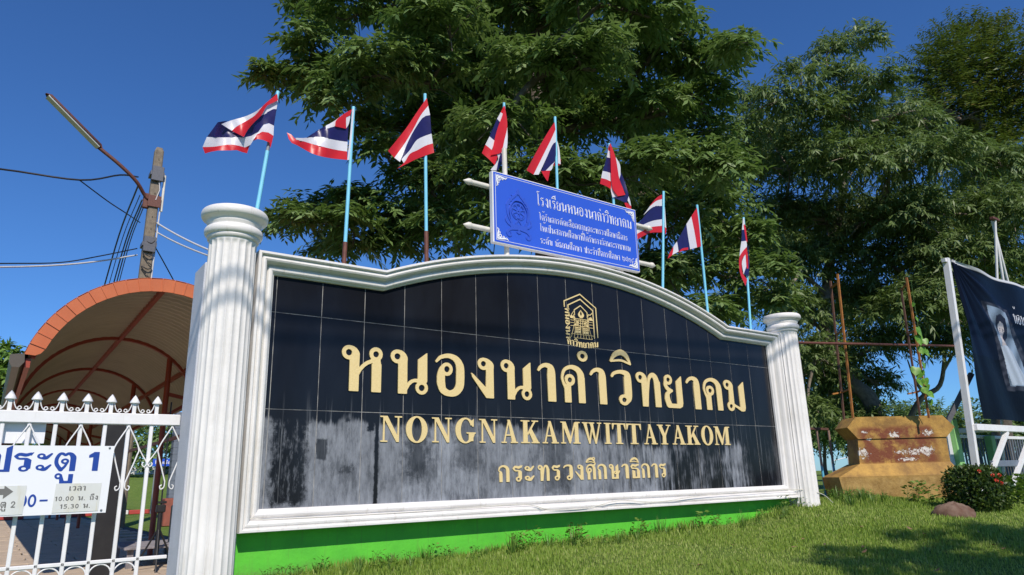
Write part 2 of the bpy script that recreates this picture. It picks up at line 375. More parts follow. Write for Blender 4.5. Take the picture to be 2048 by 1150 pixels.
def contours(F, x0, y0, h):
    ny, nx = F.shape; S = F < 0; seg = {}
    def pt(e):
        j, i, d = e
        a = F[j, i]; b = F[j, i + 1] if d == 0 else F[j + 1, i]; t = a / (a - b)
        return (x0 + (i + (t if d == 0 else 0)) * h, y0 + (j + (0 if d == 0 else t)) * h)
    cells = np.argwhere(~((S[:-1, :-1] == S[1:, :-1]) & (S[:-1, :-1] == S[:-1, 1:]) & (S[:-1, :-1] == S[1:, 1:])))
    for j, i in cells:
        j = int(j); i = int(i)
        c = (S[j, i], S[j, i + 1], S[j + 1, i + 1], S[j + 1, i]); E = ((j, i, 0), (j, i + 1, 1), (j + 1, i, 0), (j, i, 1))
        cr = [k for k in range(4) if c[k] != c[(k + 1) % 4]]
        out = [k for k in cr if c[k]]      # inside -> outside going round
        inn = [k for k in cr if not c[k]]
        if len(cr) == 2: seg[E[out[0]]] = E[inn[0]]
        else:
            for k in out: seg[E[k]] = E[(k + 3) % 4] if (k + 3) % 4 in inn else E[inn[0]]
    loops = []
    while seg:
        s, n = seg.popitem(); L = [s]
        while n != s and n in seg: L.append(n); n = seg.pop(n)
        P = [pt(e) for e in L]
        if len(P) > 5: loops.append(P)
    return loops
def simplify(P, eps):
    """keep only the points that matter on a closed loop"""
    A = np.array(P); n = len(A); i0 = 0; i1 = int(np.argmax(np.hypot(*(A - A[0]).T))); keep = {i0, i1}; st = [(i0, i1), (i1, n)]
    A = np.vstack([A, A[:1]])
    while st:
        a, b = st.pop()
        if b - a < 2: continue
        p, q = A[a], A[b]; d = q - p; L = np.hypot(*d) + 1e-12
        dist = np.abs(d[0] * (A[a + 1:b, 1] - p[1]) - d[1] * (A[a + 1:b, 0] - p[0])) / L
        k = int(np.argmax(dist))
        if dist[k] > eps: k = a + 1 + k; keep.add(k); st += [(a, k), (k, b)]
    return [tuple(A[k]) for k in sorted(keep) if k < n]
def loops_mesh(name, loops, depth, mat, bevel=0.0):
    """loops in (x, z) -> solid standing in the XZ plane, back on y=0, front on y=-depth"""
    cu = bpy.data.curves.new(name, 'CURVE'); cu.dimensions = '2D'; cu.fill_mode = 'BOTH'; cu.extrude = depth / 2
    for L in loops:
        if len(L) < 3: continue
        sp = cu.splines.new('POLY'); sp.points.add(len(L) - 1); sp.use_cyclic_u = True
        co = np.ones((len(L), 4), np.float32); co[:, :2] = L; co[:, 2] = 0; sp.points.foreach_set('co', co.ravel())
    o = bpy.data.objects.new(name, cu); COL.objects.link(o)
    dg = bpy.context.evaluated_depsgraph_get(); me = bpy.data.meshes.new_from_object(o.evaluated_get(dg))
    bpy.data.objects.remove(o); bpy.data.curves.remove(cu)
    n = len(me.vertices); co = np.empty(n * 3, np.float32); me.vertices.foreach_get('co', co); co = co.reshape(-1, 3)
    co = np.stack([co[:, 0], -(co[:, 2] + depth / 2), co[:, 1]], 1); me.vertices.foreach_set('co', co.ravel()); me.name = name
    me.materials.clear(); me.materials.append(mat); me.update(); return me
GL = {}
def stem(x0, x1, y0=0, y1=0.80): return ('B', x0, y0, x1, y1)
def head(x, stemr, cy=0.835, r=0.155, ri=0.072):
    """ring at top-left flowing over into a stem whose right edge is stemr"""
    return [('R', x, cy, r, ri), ('C', [(x, cy + r - 0.045), (x + 0.10, cy + r - 0.07), (stemr - 0.065, cy - 0.01), (stemr - 0.08, cy - 0.12), (stemr - 0.09, 0.6)], [0.09, 0.10, 0.13, 0.16, 0.18])]
HOOK = lambda x0, x1: [('C', [(x0 + 0.03, 0.80), (x0 + 0.10, 0.89), ((x0 + x1) / 2 - 0.02, 0.945), (x1 - 0.13, 0.90), (x1 - 0.105, 0.78), (x1 - 0.105, 0.6)], [0.055, 0.075, 0.10, 0.15, 0.20, 0.21])]
GL['ห'] = (0.94, head(0.155, 0.395) + [stem(0.18, 0.395, 0, 0.80), ('C', [(0.36, 0.34), (0.44, 0.50), (0.58, 0.63), (0.76, 0.70)], [0.05, 0.07, 0.075, 0.08]), ('R', 0.79, 0.84, 0.155, 0.07), stem(0.70, 0.92, 0, 0.62), ('C', [(0.79, 0.73), (0.82, 0.68), (0.81, 0.58)], [0.1, 0.16, 0.2])])
GL['น'] = (0.90, head(0.155, 0.39) + [stem(0.18, 0.39, 0, 0.80), ('C', [(0.36, 0.10), (0.44, 0.23), (0.56, 0.31), (0.72, 0.30)], [0.07, 0.07, 0.07, 0.08]), ('R', 0.75, 0.15, 0.15, 0.075), ('Q', [(0.66, 0.80), (0.88, 0.97), (0.88, 0.30), (0.82, 0.22), (0.66, 0.30)])])
GL['อ'] = (0.80, [('C', [(0.03, 0.80), (0.15, 0.91), (0.36, 0.955), (0.56, 0.89), (0.67, 0.72), (0.68, 0.45), (0.66, 0.24), (0.55, 0.10), (0.37, 0.06), (0.21, 0.13), (0.155, 0.28), (0.15, 0.46), (0.19, 0.64), (0.31, 0.75)], [0.05, 0.08, 0.10, 0.15, 0.21, 0.22, 0.21, 0.17, 0.13, 0.17, 0.21, 0.20, 0.13, 0.07]), ('R', 0.31, 0.63, 0.155, 0.075)])
GL['ง'] = (0.62, head(0.33, 0.60, 0.835, 0.15, 0.07) + [stem(0.40, 0.60, 0, 0.80), ('Q', [(0.0, 0.59), (0.02, 0.50), (0.40, 0.0), (0.60, 0.0), (0.42, 0.22), (0.05, 0.56)])])
GL['า'] = (0.52, HOOK(0.0, 0.48) + [stem(0.27, 0.48, 0, 0.70)])
GL['ค'] = (0.80, [('C', [(0.20, 0.36), (0.10, 0.52), (0.075, 0.68), (0.16, 0.87), (0.36, 0.955), (0.56, 0.90), (0.66, 0.76), (0.67, 0.6)], [0.12, 0.07, 0.06, 0.075, 0.10, 0.15, 0.20, 0.21]), stem(0.57, 0.78, 0, 0.68), ('Q', [(0.13, 0), (0.33, 0), (0.33, 0.47), (0.13, 0.47)]), ('R', 0.31, 0.60, 0.155, 0.07)])
GL['ว'] = (0.62, HOOK(0.0, 0.60) + [('C', [(0.495, 0.66), (0.495, 0.36), (0.48, 0.18), (0.36, 0.045)], [0.21, 0.21, 0.18, 0.08]), ('R', 0.36, 0.15, 0.15, 0.068)])
GL['ท'] = (0.90, head(0.145, 0.38) + [stem(0.18, 0.38, 0, 0.80), ('C', [(0.355, 0.04), (0.40, 0.45), (0.47, 0.80), (0.59, 0.93), (0.70, 0.88), (0.76, 0.72)], [0.06, 0.07, 0.08, 0.12, 0.17, 0.2]), stem(0.66, 0.88, 0, 0.74)])
GL['ย'] = (0.74, [('R', 0.21, 0.835, 0.15, 0.068), ('C', [(0.10, 0.80), (0.09, 0.66), (0.18, 0.55), (0.32, 0.51)], [0.08, 0.12, 0.12, 0.08]), ('C', [(0.30, 0.50), (0.16, 0.42), (0.13, 0.26), (0.18, 0.10)], [0.07, 0.12, 0.19, 0.20]), ('Q', [(0.10, 0.12), (0.14, 0.03), (0.22, 0.0), (0.60, 0.0), (0.70, 0.05), (0.73, 0.14), (0.73, 0.97), (0.52, 0.80), (0.52, 0.12)])])
GL['ม'] = (0.90, head(0.15, 0.385) + [stem(0.19, 0.385, 0.12, 0.80), ('R', 0.24, 0.15, 0.15, 0.068), ('C', [(0.36, 0.20), (0.50, 0.14), (0.70, 0.05)], [0.08, 0.07, 0.10]), ('Q', [(0.66, 0.80), (0.88, 0.97), (0.88, 0.12), (0.84, 0.02), (0.76, 0.0), (0.66, 0.03)])])
GL['ก'] = (0.78, [('C', [(0.07, 0.72), (0.16, 0.88), (0.36, 0.955), (0.56, 0.89), (0.65, 0.76), (0.66, 0.6)], [0.06, 0.085, 0.11, 0.16, 0.20, 0.21]), stem(0.555, 0.765, 0, 0.68), stem(0.10, 0.30, 0, 0.50), ('Q', [(0.03, 0.70), (0.12, 0.58), (0.10, 0.45), (0.30, 0.45), (0.27, 0.60), (0.18, 0.66)])])
GL['ร'] = (0.60, [('C', [(0.06, 0.80), (0.18, 0.90), (0.36, 0.86), (0.50, 0.93)], [0.08, 0.13, 0.15, 0.10]), ('C', [(0.06, 0.79), (0.16, 0.67), (0.36, 0.66), (0.44, 0.58)], [0.08, 0.07, 0.09, 0.15]), stem(0.34, 0.53, 0.15, 0.60), ('Q', [(0.46, 0.90), (0.58, 1.0), (0.52, 0.84)]), ('R', 0.34, 0.15, 0.15, 0.07)])
GL['ะ'] = (0.52, [('R', 0.14, 0.80, 0.135, 0.06), ('C', [(0.14, 0.70), (0.30, 0.70), (0.48, 0.92)], [0.08, 0.14, 0.06]), ('R', 0.14, 0.20, 0.135, 0.06), ('C', [(0.14, 0.10), (0.30, 0.10), (0.48, 0.32)], [0.08, 0.14, 0.06])])
GL['ศ'] = (0.84, GL['ค'][1] + [('C', [(0.55, 0.88), (0.70, 0.95), (0.78, 1.08)], [0.10, 0.10, 0.06])])
GL['บ'] = (0.80, head(0.145, 0.37) + [stem(0.175, 0.37, 0.0, 0.80), ('B', 0.175, 0, 0.76, 0.10), ('Q', [(0.56, 0), (0.77, 0), (0.77, 0.97), (0.56, 0.82)])])
GL['ป'] = (0.80, head(0.145, 0.37) + [stem(0.175, 0.37, 0.0, 0.80), ('B', 0.175, 0, 0.76, 0.10), ('Q', [(0.56, 0), (0.77, 0), (0.77, 1.35), (0.56, 1.22)])])
GL['ษ'] = (0.90, GL['บ'][1] + [('R', 0.50, 0.42, 0.11, 0.045), ('C', [(0.56, 0.34), (0.74, 0.36), (0.88, 0.52)], [0.08, 0.10, 0.06])])
GL['ธ'] = (0.70, [('C', [(0.06, 0.80), (0.18, 0.90), (0.36, 0.86), (0.54, 0.93)], [0.08, 0.13, 0.15, 0.10]), ('Q', [(0.50, 0.90), (0.64, 1.0), (0.58, 0.84)]), ('C', [(0.06, 0.79), (0.12, 0.69), (0.36, 0.68), (0.52, 0.62), (0.56, 0.48)], [0.08, 0.08, 0.08, 0.10, 0.18]), stem(0.47, 0.66, 0, 0.52), ('B', 0.12, 0, 0.66, 0.10), ('Q', [(0.14, 0), (0.33, 0), (0.33, 0.50), (0.14, 0.56)])])
GL['ด'] = (0.80, [('C', [(0.30, 0.10), (0.14, 0.34), (0.09, 0.62), (0.18, 0.87), (0.38, 0.955), (0.57, 0.89), (0.66, 0.74), (0.67, 0.6)], [0.12, 0.11, 0.10, 0.10, 0.11, 0.15, 0.20, 0.21]), stem(0.57, 0.78, 0, 0.68), ('B', 0.20, 0, 0.36, 0.16), ('R', 0.36, 0.50, 0.14, 0.06), ('C', [(0.28, 0.40), (0.27, 0.2), (0.28, 0.05)], [0.06, 0.08, 0.14])])
GL['ต'] = (0.82, [('C', [(0.28, 0.06), (0.11, 0.36), (0.09, 0.66), (0.18, 0.90), (0.29, 0.93), (0.39, 0.85), (0.48, 0.93), (0.60, 0.90), (0.69, 0.74), (0.695, 0.55)], [0.14, 0.13, 0.12, 0.11, 0.11, 0.09, 0.11, 0.15, 0.2, 0.2]), stem(0.60, 0.795, 0, 0.66), ('R', 0.40, 0.52, 0.14, 0.06), ('C', [(0.48, 0.42), (0.40, 0.22), (0.27, 0.05)], [0.07, 0.08, 0.12])])
GL['ถ'] = (0.80, [('C', [(0.07, 0.72), (0.16, 0.88), (0.36, 0.955), (0.56, 0.89), (0.65, 0.76), (0.66, 0.6)], [0.06, 0.085, 0.11, 0.16, 0.20, 0.21]), stem(0.555, 0.765, 0, 0.68), stem(0.13, 0.30, 0.18, 0.50), ('R', 0.25, 0.15, 0.145, 0.065), ('Q', [(0.03, 0.70), (0.12, 0.58), (0.13, 0.45), (0.30, 0.45), (0.27, 0.60), (0.18, 0.66)])])
GL['ล'] = (0.80, [('C', [(0.08, 0.80), (0.20, 0.92), (0.40, 0.955), (0.58, 0.88), (0.67, 0.72), (0.67, 0.5)], [0.06, 0.08, 0.1, 0.15, 0.2, 0.21]), stem(0.57, 0.78, 0, 0.66), ('C', [(0.60, 0.46), (0.40, 0.56), (0.20, 0.50), (0.10, 0.34), (0.12, 0.16)], [0.07, 0.09, 0.11, 0.13, 0.12]), ('R', 0.24, 0.15, 0.14, 0.065)])
GL['ส'] = (0.82, GL['ล'][1] + [('C', [(0.52, 0.88), (0.68, 0.94), (0.78, 1.08)], [0.10, 0.10, 0.06])])
GL['พ'] = (0.95, head(0.14, 0.36) + [stem(0.18, 0.36, 0, 0.80), ('L', [(0.34, 0.03), (0.52, 0.55), (0.72, 0.03)], [0.08, 0.09, 0.10]), ('Q', [(0.70, 0), (0.91, 0), (0.91, 0.97), (0.70, 0.82)])])
GL['ช'] = (0.84, head(0.145, 0.37) + [stem(0.18, 0.37, 0.0, 0.80), ('B', 0.18, 0, 0.70, 0.10), ('C', [(0.62, 0.05), (0.63, 0.5), (0.52, 0.74), (0.66, 0.86), (0.80, 1.0)], [0.2, 0.2, 0.14, 0.1, 0.06])])
GL['จ'] = (0.66, HOOK(0.0, 0.62) + [('C', [(0.515, 0.66), (0.515, 0.3), (0.42, 0.05), (0.30, 0.2)], [0.21, 0.2, 0.12, 0.08]), ('R', 0.27, 0.44, 0.14, 0.06)])
GL['เ'] = (0.40, [stem(0.06, 0.26, 0.15, 0.97), ('R', 0.22, 0.15, 0.15, 0.07)])
GL['โ'] = (0.46, [('C', [(0.05, 1.42), (0.14, 1.50), (0.28, 1.44), (0.42, 1.50)], [0.07, 0.10, 0.10, 0.07]), ('C', [(0.05, 1.40), (0.14, 1.30), (0.20, 1.2)], [0.07, 0.09, 0.16]), stem(0.12, 0.30, 0.15, 1.22), ('R', 0.27, 0.15, 0.15, 0.07)])
GL['ไ'] = (0.44, [('C', [(0.00, 1.45), (0.06, 1.28), (0.16, 1.42), (0.24, 1.30)], [0.05, 0.08, 0.09, 0.12]), stem(0.16, 0.33, 0.15, 1.30), ('R', 0.29, 0.15, 0.14, 0.065)])
GL['ใ'] = (0.46, [('R', 0.20, 1.28, 0.10, 0.045), ('C', [(0.14, 1.34), (0.2, 1.44), (0.32, 1.36), (0.28, 1.2)], [0.06, 0.08, 0.1, 0.15]), stem(0.18, 0.36, 0.15, 1.26), ('R', 0.31, 0.15, 0.14, 0.065)])
# marks that sit over the letter before them: coordinates relative to that letter's right edge
MARK = {}
_i = [('C', [(-0.62, 1.16), (-0.48, 1.32), (-0.28, 1.40), (-0.10, 1.32), (0.02, 1.12)], [0.05, 0.12, 0.15, 0.13, 0.05]), ('C', [(-0.62, 1.15), (-0.28, 1.19), (0.02, 1.11)], [0.05, 0.06, 0.05])]
MARK['ิ'] = _i
MARK['ึ'] = _i + [('R', -0.06, 1.40, 0.10, 0.04)]
MARK['ี'] = _i + [('L', [(-0.05, 1.15), (-0.05, 1.52)], [0.11, 0.11])]
MARK['ื'] = MARK['ี'] + [('L', [(-0.24, 1.25), (-0.24, 1.52)], [0.11, 0.11])]
MARK['ั'] = [('R', -0.42, 1.26, 0.10, 0.04), ('C', [(-0.42, 1.18), (-0.25, 1.20), (-0.02, 1.40)], [0.07, 0.1, 0.06])]
MARK['ํ'] = [('R', -0.2, 1.29, 0.145, 0.068)]
MARK['้'] = [('C', [(-0.46, 1.62), (-0.40, 1.76), (-0.30, 1.60), (-0.14, 1.62), (0.0, 1.80)], [0.08, 0.1, 0.1, 0.1, 0.06])]
MARK['่'] = [('L', [(-0.14, 1.58), (-0.12, 1.82)], [0.11, 0.12])]
MARK['็'] = [('C', [(-0.46, 1.16), (-0.50, 1.32), (-0.34, 1.40), (-0.24, 1.24), (-0.14, 1.36), (0.0, 1.52)], [0.08, 0.1, 0.1, 0.1, 0.1, 0.06])]
MARK['ู'] = [('R', -0.60, -0.22, 0.13, 0.055), ('C', [(-0.50, -0.18), (-0.47, -0.36), (-0.44, -0.48)], [0.08, 0.14, 0.16]), ('B', -0.52, -0.55, -0.04, -0.45), ('B', -0.20, -0.55, -0.03, -0.14)]
D = {'๒': (0.8, [('R', 0.22, 0.30, 0.14, 0.05), ('C', [(0.10, 0.35), (0.14, 0.70), (0.30, 0.80), (0.40, 0.6), (0.5, 0.80), (0.66, 0.74), (0.68, 0.3), (0.5, 0.05), (0.3, 0.1)], [0.1] * 9), ('L', [(0.12, 0.5), (0.05, 1.0)], [0.1, 0.1])]),
     '๕': (0.8, [('R', 0.36, 0.36, 0.13, 0.05), ('C', [(0.3, 0.26), (0.14, 0.2), (0.08, 0.5), (0.25, 0.82), (0.42, 0.68), (0.58, 0.82), (0.70, 0.5), (0.66, 0.05)], [0.1] * 8), ('C', [(0.6, 0.75), (0.7, 0.95), (0.5, 1.05)], [0.08] * 3)]),
     '๓': (0.8, [('R', 0.2, 0.28, 0.14, 0.05), ('C', [(0.08, 0.35), (0.12, 0.75), (0.28, 0.8), (0.38, 0.55), (0.5, 0.8), (0.66, 0.7), (0.66, 0.02)], [0.1] * 7)]),
     '๔': (0.8, [('R', 0.42, 0.38, 0.13, 0.05), ('C', [(0.5, 0.3), (0.3, 0.05), (0.1, 0.25), (0.1, 0.6), (0.35, 0.82), (0.55, 0.78), (0.72, 1.0)], [0.1] * 7)]),
     '0': (0.66, [('E', 0.32, 0.5, 0.30, 0.5), ('-E', 0.32, 0.5, 0.16, 0.36)]), '1': (0.52, [('B', 0.24, 0, 0.42, 1), ('Q', [(0.08, 0.72), (0.08, 0.84), (0.26, 1.0), (0.42, 1.0), (0.26, 0.76)])]),
     '2': (0.66, [('C', [(0.08, 0.72), (0.16, 0.92), (0.42, 0.92), (0.52, 0.68), (0.36, 0.40), (0.12, 0.10)], [0.13] * 6), ('B', 0.04, 0, 0.60, 0.14)]),
     '3': (0.66, [('C', [(0.08, 0.86), (0.30, 0.94), (0.50, 0.76), (0.28, 0.54)], [0.13] * 4), ('C', [(0.28, 0.54), (0.54, 0.36), (0.40, 0.08), (0.08, 0.12)], [0.13] * 4)]),
     '5': (0.66, [('B', 0.12, 0.86, 0.56, 1.0), ('L', [(0.17, 0.93), (0.13, 0.55)], [0.13, 0.13]), ('C', [(0.13, 0.55), (0.40, 0.62), (0.54, 0.36), (0.38, 0.08), (0.08, 0.10)], [0.13] * 5)]),
     '6': (0.66, [('C', [(0.50, 0.92), (0.22, 0.80), (0.09, 0.40)], [0.12] * 3), ('R', 0.32, 0.31, 0.30, 0.15)]),
     '.': (0.28, [('B', 0.06, 0, 0.20, 0.15)]), '-': (0.60, [('B', 0.05, 0.42, 0.55, 0.55)]), ' ': (0.45, [])}
GL.update(D)
# bold serif capitals
LT = {}
LT['N'] = [('B', .13, .03, .20, .97), ('Q', [(.08, 1), (.32, 1), (.84, .12), (.84, 0), (.72, 0), (.18, .88)]), ('B', .77, .02, .84, .97), ('B', .0, .945, .30, 1), ('B', .02, 0, .33, .055), ('B', .64, .945, .97, 1)]
LT['O'] = [('E', .46, .5, .46, .53), ('-E', .46, .5, .215, .465)]
LT['G'] = [('E', .46, .5, .46, .53), ('-E', .49, .5, .245, .465), ('-Q', [(.60, .70), (1.1, .74), (1.1, .38), (.60, .38)]), ('B', .62, .06, .84, .40), ('B', .52, .37, .96, .425), ('Q', [(.80, .66), (.86, .66), (.87, .99), (.82, .94), (.72, .90)])]
LT['A'] = [('Q', [(.42, 1), (.50, 1), (.20, .03), (.13, .03)]), ('Q', [(.38, 1), (.53, 1), (.90, .03), (.64, .03)]), ('B', .25, .31, .68, .37), ('B', 0, 0, .32, .055), ('B', .56, 0, 1.0, .055)]
LT['K'] = [('B', .13, .02, .36, .98), ('B', 0, .945, .48, 1), ('B', 0, 0, .48, .055), ('Q', [(.34, .40), (.74, .97), (.83, .97), (.40, .36)]), ('Q', [(.42, .52), (.56, .68), (.98, .03), (.68, .03)]), ('B', .60, .945, .97, 1), ('B', .58, 0, 1.02, .055)]
LT['M'] = [('B', .11, .02, .18, .98), ('Q', [(.06, 1), (.32, 1), (.66, .16), (.58, 0), (.52, 0)]), ('Q', [(.52, 0), (.58, 0), (.95, .98), (.88, .98)]), ('B', .88, .02, 1.11, .98), ('B', 0, .945, .26, 1), ('B', 0, 0, .30, .055), ('B', .77, 0, 1.22, .055), ('B', .94, .945, 1.22, 1)]
LT['W'] = [('Q', [(.08, .97), (.32, .97), (.56, .0), (.46, 0)]), ('Q', [(.46, 0), (.56, 0), (.76, .85), (.70, .90)]), ('Q', [(.56, .97), (.80, .97), (1.02, 0), (.92, 0)]), ('Q', [(.92, 0), (1.02, 0), (1.34, .97), (1.26, .97)]), ('B', 0, .945, .42, 1), ('B', .48, .945, .90, 1), ('B', 1.12, .945, 1.44, 1)]
LT['I'] = [('B', .12, .02, .36, .98), ('B', 0, .945, .48, 1), ('B', 0, 0, .48, .055)]
LT['T'] = [('B', .34, .02, .57, .98), ('B', 0, .94, .91, 1), ('Q', [(0, 1), (0, .70), (.045, .70), (.13, .93)]), ('Q', [(.91, 1), (.91, .70), (.865, .70), (.78, .93)]), ('B', .22, 0, .69, .055)]
LT['Y'] = [('Q', [(.06, .97), (.32, .97), (.60, .42), (.48, .34), (.37, .40)]), ('Q', [(.48, .40), (.82, .97), (.90, .97), (.58, .40)]), ('B', .36, .02, .60, .44), ('B', 0, .945, .42, 1), ('B', .66, .945, 1.0, 1), ('B', .24, 0, .72, .055)]
_gc = {}
def glyph_loops(key, prims, off=0.0, h=1 / 64, eps=0.0035):
    k = (key, off, h)
    if k not in _gc:
        xs = [] ; ys = []
        for p in prims:
            if p[0] == 'B': xs += [p[1], p[3]]; ys += [p[2], p[4]]
            elif p[0] in 'QCL': xs += [q[0] for q in p[1]]; ys += [q[1] for q in p[1]]
            elif p[0] == 'R': xs += [p[1] - p[3], p[1] + p[3]]; ys += [p[2] - p[3], p[2] + p[3]]
            elif p[0] == 'E': xs += [p[1] - p[3], p[1] + p[3]]; ys += [p[2] - p[4], p[2] + p[4]]
        x0, x1, y0, y1 = min(xs) - .15, max(xs) + .15, min(ys) - .15, max(ys) + .15
        gx = np.arange(x0, x1, h); gy = np.arange(y0, y1, h); X, Y = np.meshgrid(gx, gy)
        F = glyph_field(prims, X, Y, off); F[F == 0] = 1e-7
        L = [simplify(l, eps if h < 0.02 else eps * 2) for l in contours(F, x0, y0, h)]
        _gc[k] = L
    return _gc[k]
def fit_loops(L, x0, x1, z0, H):
    """stretch outlines to x0..x1, with unit height H over baseline z0"""
    mn = min(p[0] for l in L for p in l); mx = max(p[0] for l in L for p in l)
    return [[(x0 + (p[0] - mn) / (mx - mn) * (x1 - x0), z0 + p[1] * H) for p in l] for l in L]
def text_loops(s, H, wx=1.0, off=0.0, gap=0.10, h=1 / 30):
    """lay a line of lettering from x=0; returns outlines and its width"""
    out = []; x = 0.0; first = True
    for ch in s:
        if ch in MARK:
            L = glyph_loops(ch, MARK[ch], off * 0.8, h); out += [[((x - gap + p[0]) * H * wx, p[1] * H) for p in l] for l in L]; continue
        if ch == 'ำ':
            L = glyph_loops('ํ', MARK['ํ'], off * 0.8, h); out += [[((x - gap + 0.02 + p[0]) * H * wx, p[1] * H) for p in l] for l in L]; ch = 'า'
        w, pr = GL[ch]
        if pr:
            L = glyph_loops(ch, pr, off, h); out += [[((x + p[0]) * H * wx, p[1] * H) for p in l] for l in L]
        x += w + gap
    return out, (x - gap) * H * wx
def place(L, x, z): return [[(p[0] + x, p[1] + z) for p in l] for l in L]
# ------------------------------------------------------------------ ground
def sstep(a, b, x): t = np.clip((x - a) / (b - a), 0, 1); return t * t * (3 - 2 * t)
def gz(X, Y):
    X = np.asarray(X, float); Y = np.asarray(Y, float); a = np.clip(-Y, 0, None)
    lawn = -1.545 + 0.012 * np.clip(X, -0.5, 5) + 0.115 * sstep(3.9, 5.2, X) - 0.085 * a - 0.10 * np.clip(a - 1.6, 0, None)
    lawn = np.maximum(lawn, -2.6) + 0.012 * np.sin(X * 2.3 + 1) * np.sin(Y * 1.9) + 0.008 * np.sin(X * 5.1) * np.cos(Y * 4.3 + X)
    drive = np.maximum(-1.97 - 0.16 * a, -2.6)
    sx = sstep(-0.80, -0.47, X); front = drive * (1 - sx) + lawn * sx
    rs = sstep(4.6, 5.6, X); inside = -1.90 * (1 - rs) + (-1.37 - 0.10 * sstep(1, 8, Y)) * rs
    rise = 1.55 * sstep(26, 62, Y) * sstep(40, 14, X); inside = inside + rise
    k = sstep(0.03, 0.25, Y); return front * (1 - k) + inside * k
def axis(parts):
    out = []
    for a, b, s in parts: out += list(np.arange(a, b, s))
    return np.array(out + [parts[-1][1]])
gx = axis([(-900, -60, 60), (-60, -6, 3), (-6, -1, 0.4), (-1, -0.4, 0.05), (-0.4, 9, 0.15), (9, 30, 1.2), (30, 90, 5), (90, 1500, 70)])
gy = axis([(-300, -20, 20), (-20, -5, 1), (-5, -0.0, 0.12), (0, 0.3, 0.03), (0.3, 6, 0.4), (6, 70, 1.6), (70, 150, 8), (150, 1800, 90)])
GX, GY = np.meshgrid(gx, gy); GZ = gz(GX, GY); nx_, ny_ = len(gx), len(gy)
idx = np.arange(nx_ * ny_).reshape(ny_, nx_)
t = NT('turf_and_soil'); co = t.coord('Position')
c = t.mix(t.ramp(t.noise(co, 1.3, 6, 0.65), [(0.35, 0.0), (0.65, 1.0)]), (0.13, 0.22, 0.035), (0.20, 0.28, 0.06))
c = t.mix(t.ramp(t.noise(co, 22, 5, 0.7), [(0.42, 0.0), (0.62, 1.0)]), c, (0.08, 0.12, 0.028)); t.set(c, 0.95, 0, 0.1); t.bump(t.noise(co, 90, 4, 0.7), 0.8, 0.02); M['turf'] = t.m
g = obj('ground', np_mesh('ground', np.stack([GX.ravel(), GY.ravel(), GZ.ravel()], 1), np.stack([idx[:-1, :-1].ravel(), idx[:-1, 1:].ravel(), idx[1:, 1:].ravel(), idx[1:, :-1].ravel()], 1), True), None, M['turf'])
tag(g, 'grass ground running from the verge to the playing field', kind='structure')
t = NT('worn_asphalt'); co = t.coord('Position'); c = t.mix(t.noise(co, 3, 6), (0.055, 0.053, 0.05), (0.085, 0.08, 0.075)); t.set(c, 0.9); t.bump(t.noise(co, 160, 3), 0.5, 0.004); M['asphalt'] = t.m
rx = np.arange(-60, 61, 2.0); ry = np.linspace(-14, -6.2, 5); RX, RY = np.meshgrid(rx, ry); ii = np.arange(RX.size).reshape(RX.shape)
tag(obj('road', np_mesh('road', np.stack([RX.ravel(), RY.ravel(), gz(RX, RY).ravel() + 0.012], 1), np.stack([ii[:-1, :-1].ravel(), ii[:-1, 1:].ravel(), ii[1:, 1:].ravel(), ii[1:, :-1].ravel()], 1)), None, M['asphalt']), 'grey asphalt road in front of the verge', kind='structure')

# paved walk behind the gate, slab by slab
t = NT('sandy_paving'); co = t.coord('Position'); c = t.mix(t.ramp(t.noise(co, 5, 7, 0.7), [(0.3, 0.0), (0.7, 1.0)]), (0.55, 0.44, 0.32), (0.42, 0.34, 0.25))
c = t.mix(t.ramp(t.noise(t.mapping(co, (1.5, 9, 1)), 3.5, 6, 0.7), [(0.56, 0.0), (0.68, 1.0)]), c, (0.16, 0.13, 0.10)); t.set(c, 0.9); t.bump(t.noise(co, 40, 5, 0.7), 0.6, 0.01); M['paving'] = t.m
pv = MB(); pv.box(-4.2, 0.32, -1.94, 1.15, 34, -1.893)
path = pv.build('path', M['asphalt']); tag(path, 'sandy slab path running under the arched walkway', kind='structure')
slabs = []
for k in range(4):
    m = MB(); e = 0.012
    m.bbox(-0.49, -0.235, 0, 0.49, 0.235, 0.03, 0.006); me = m.mesh('slab', M['paving']); slabs.append(me)
yy = 0.6; r_ = 0
while yy < 22:
    dx = 0.5 * (r_ % 2)
    for kx in range(-4, 2):
        x = kx * 1.0 + dx - 0.1
        if x < -3.7 or x > 0.72: continue
        if yy > 12 and x < -2.6: continue
        o = obj('slab', random.choice(slabs), path, None, (x, yy, -1.891 + random.uniform(-0.004, 0.004)), (random.uniform(-0.008, 0.008), random.uniform(-0.006, 0.006), random.uniform(-0.006, 0.006)))
    yy += 0.485; r_ += 1

# ------------------------------------------------------------------ the name wall
def topz(x):
    if x <= 0.43 or x >= 4.08: return 0.235
    return 0.59 - (4.88 - math.sqrt(4.88 ** 2 - (x - 2.255) ** 2))
arcx = list(np.linspace(4.08, 0.43, 41))
inner = [(-0.33, -1.18), (4.83, -1.18), (4.83, 0.235)] + [(x, topz(x) if 0.43 < x < 4.08 else 0.235) for x in arcx] + [(-0.33, 0.235)]
def mitres(P):
    out = []; n = len(P)
    for i in range(n):
        a, b, c = Vector(P[i - 1]), Vector(P[i]), Vector(P[(i + 1) % n]); d1 = (b - a).normalized(); d2 = (c - b).normalized()
        n1 = Vector((d1.y, -d1.x)); n2 = Vector((d2.y, -d2.x)); m = (n1 + n2).normalized(); out.append(m / max(0.35, m.dot(n1)))
    return out
mit = mitres(inner)
def off_path(s): return [(p[0] + m.x * s, p[1] + m.y * s) for p, m in zip(inner, mit)]
wall = thing('name_sign_wall', 'long black granite school name wall with white moulded frame and green plinth', 'sign wall', (2.25, 0.1, -1.5))
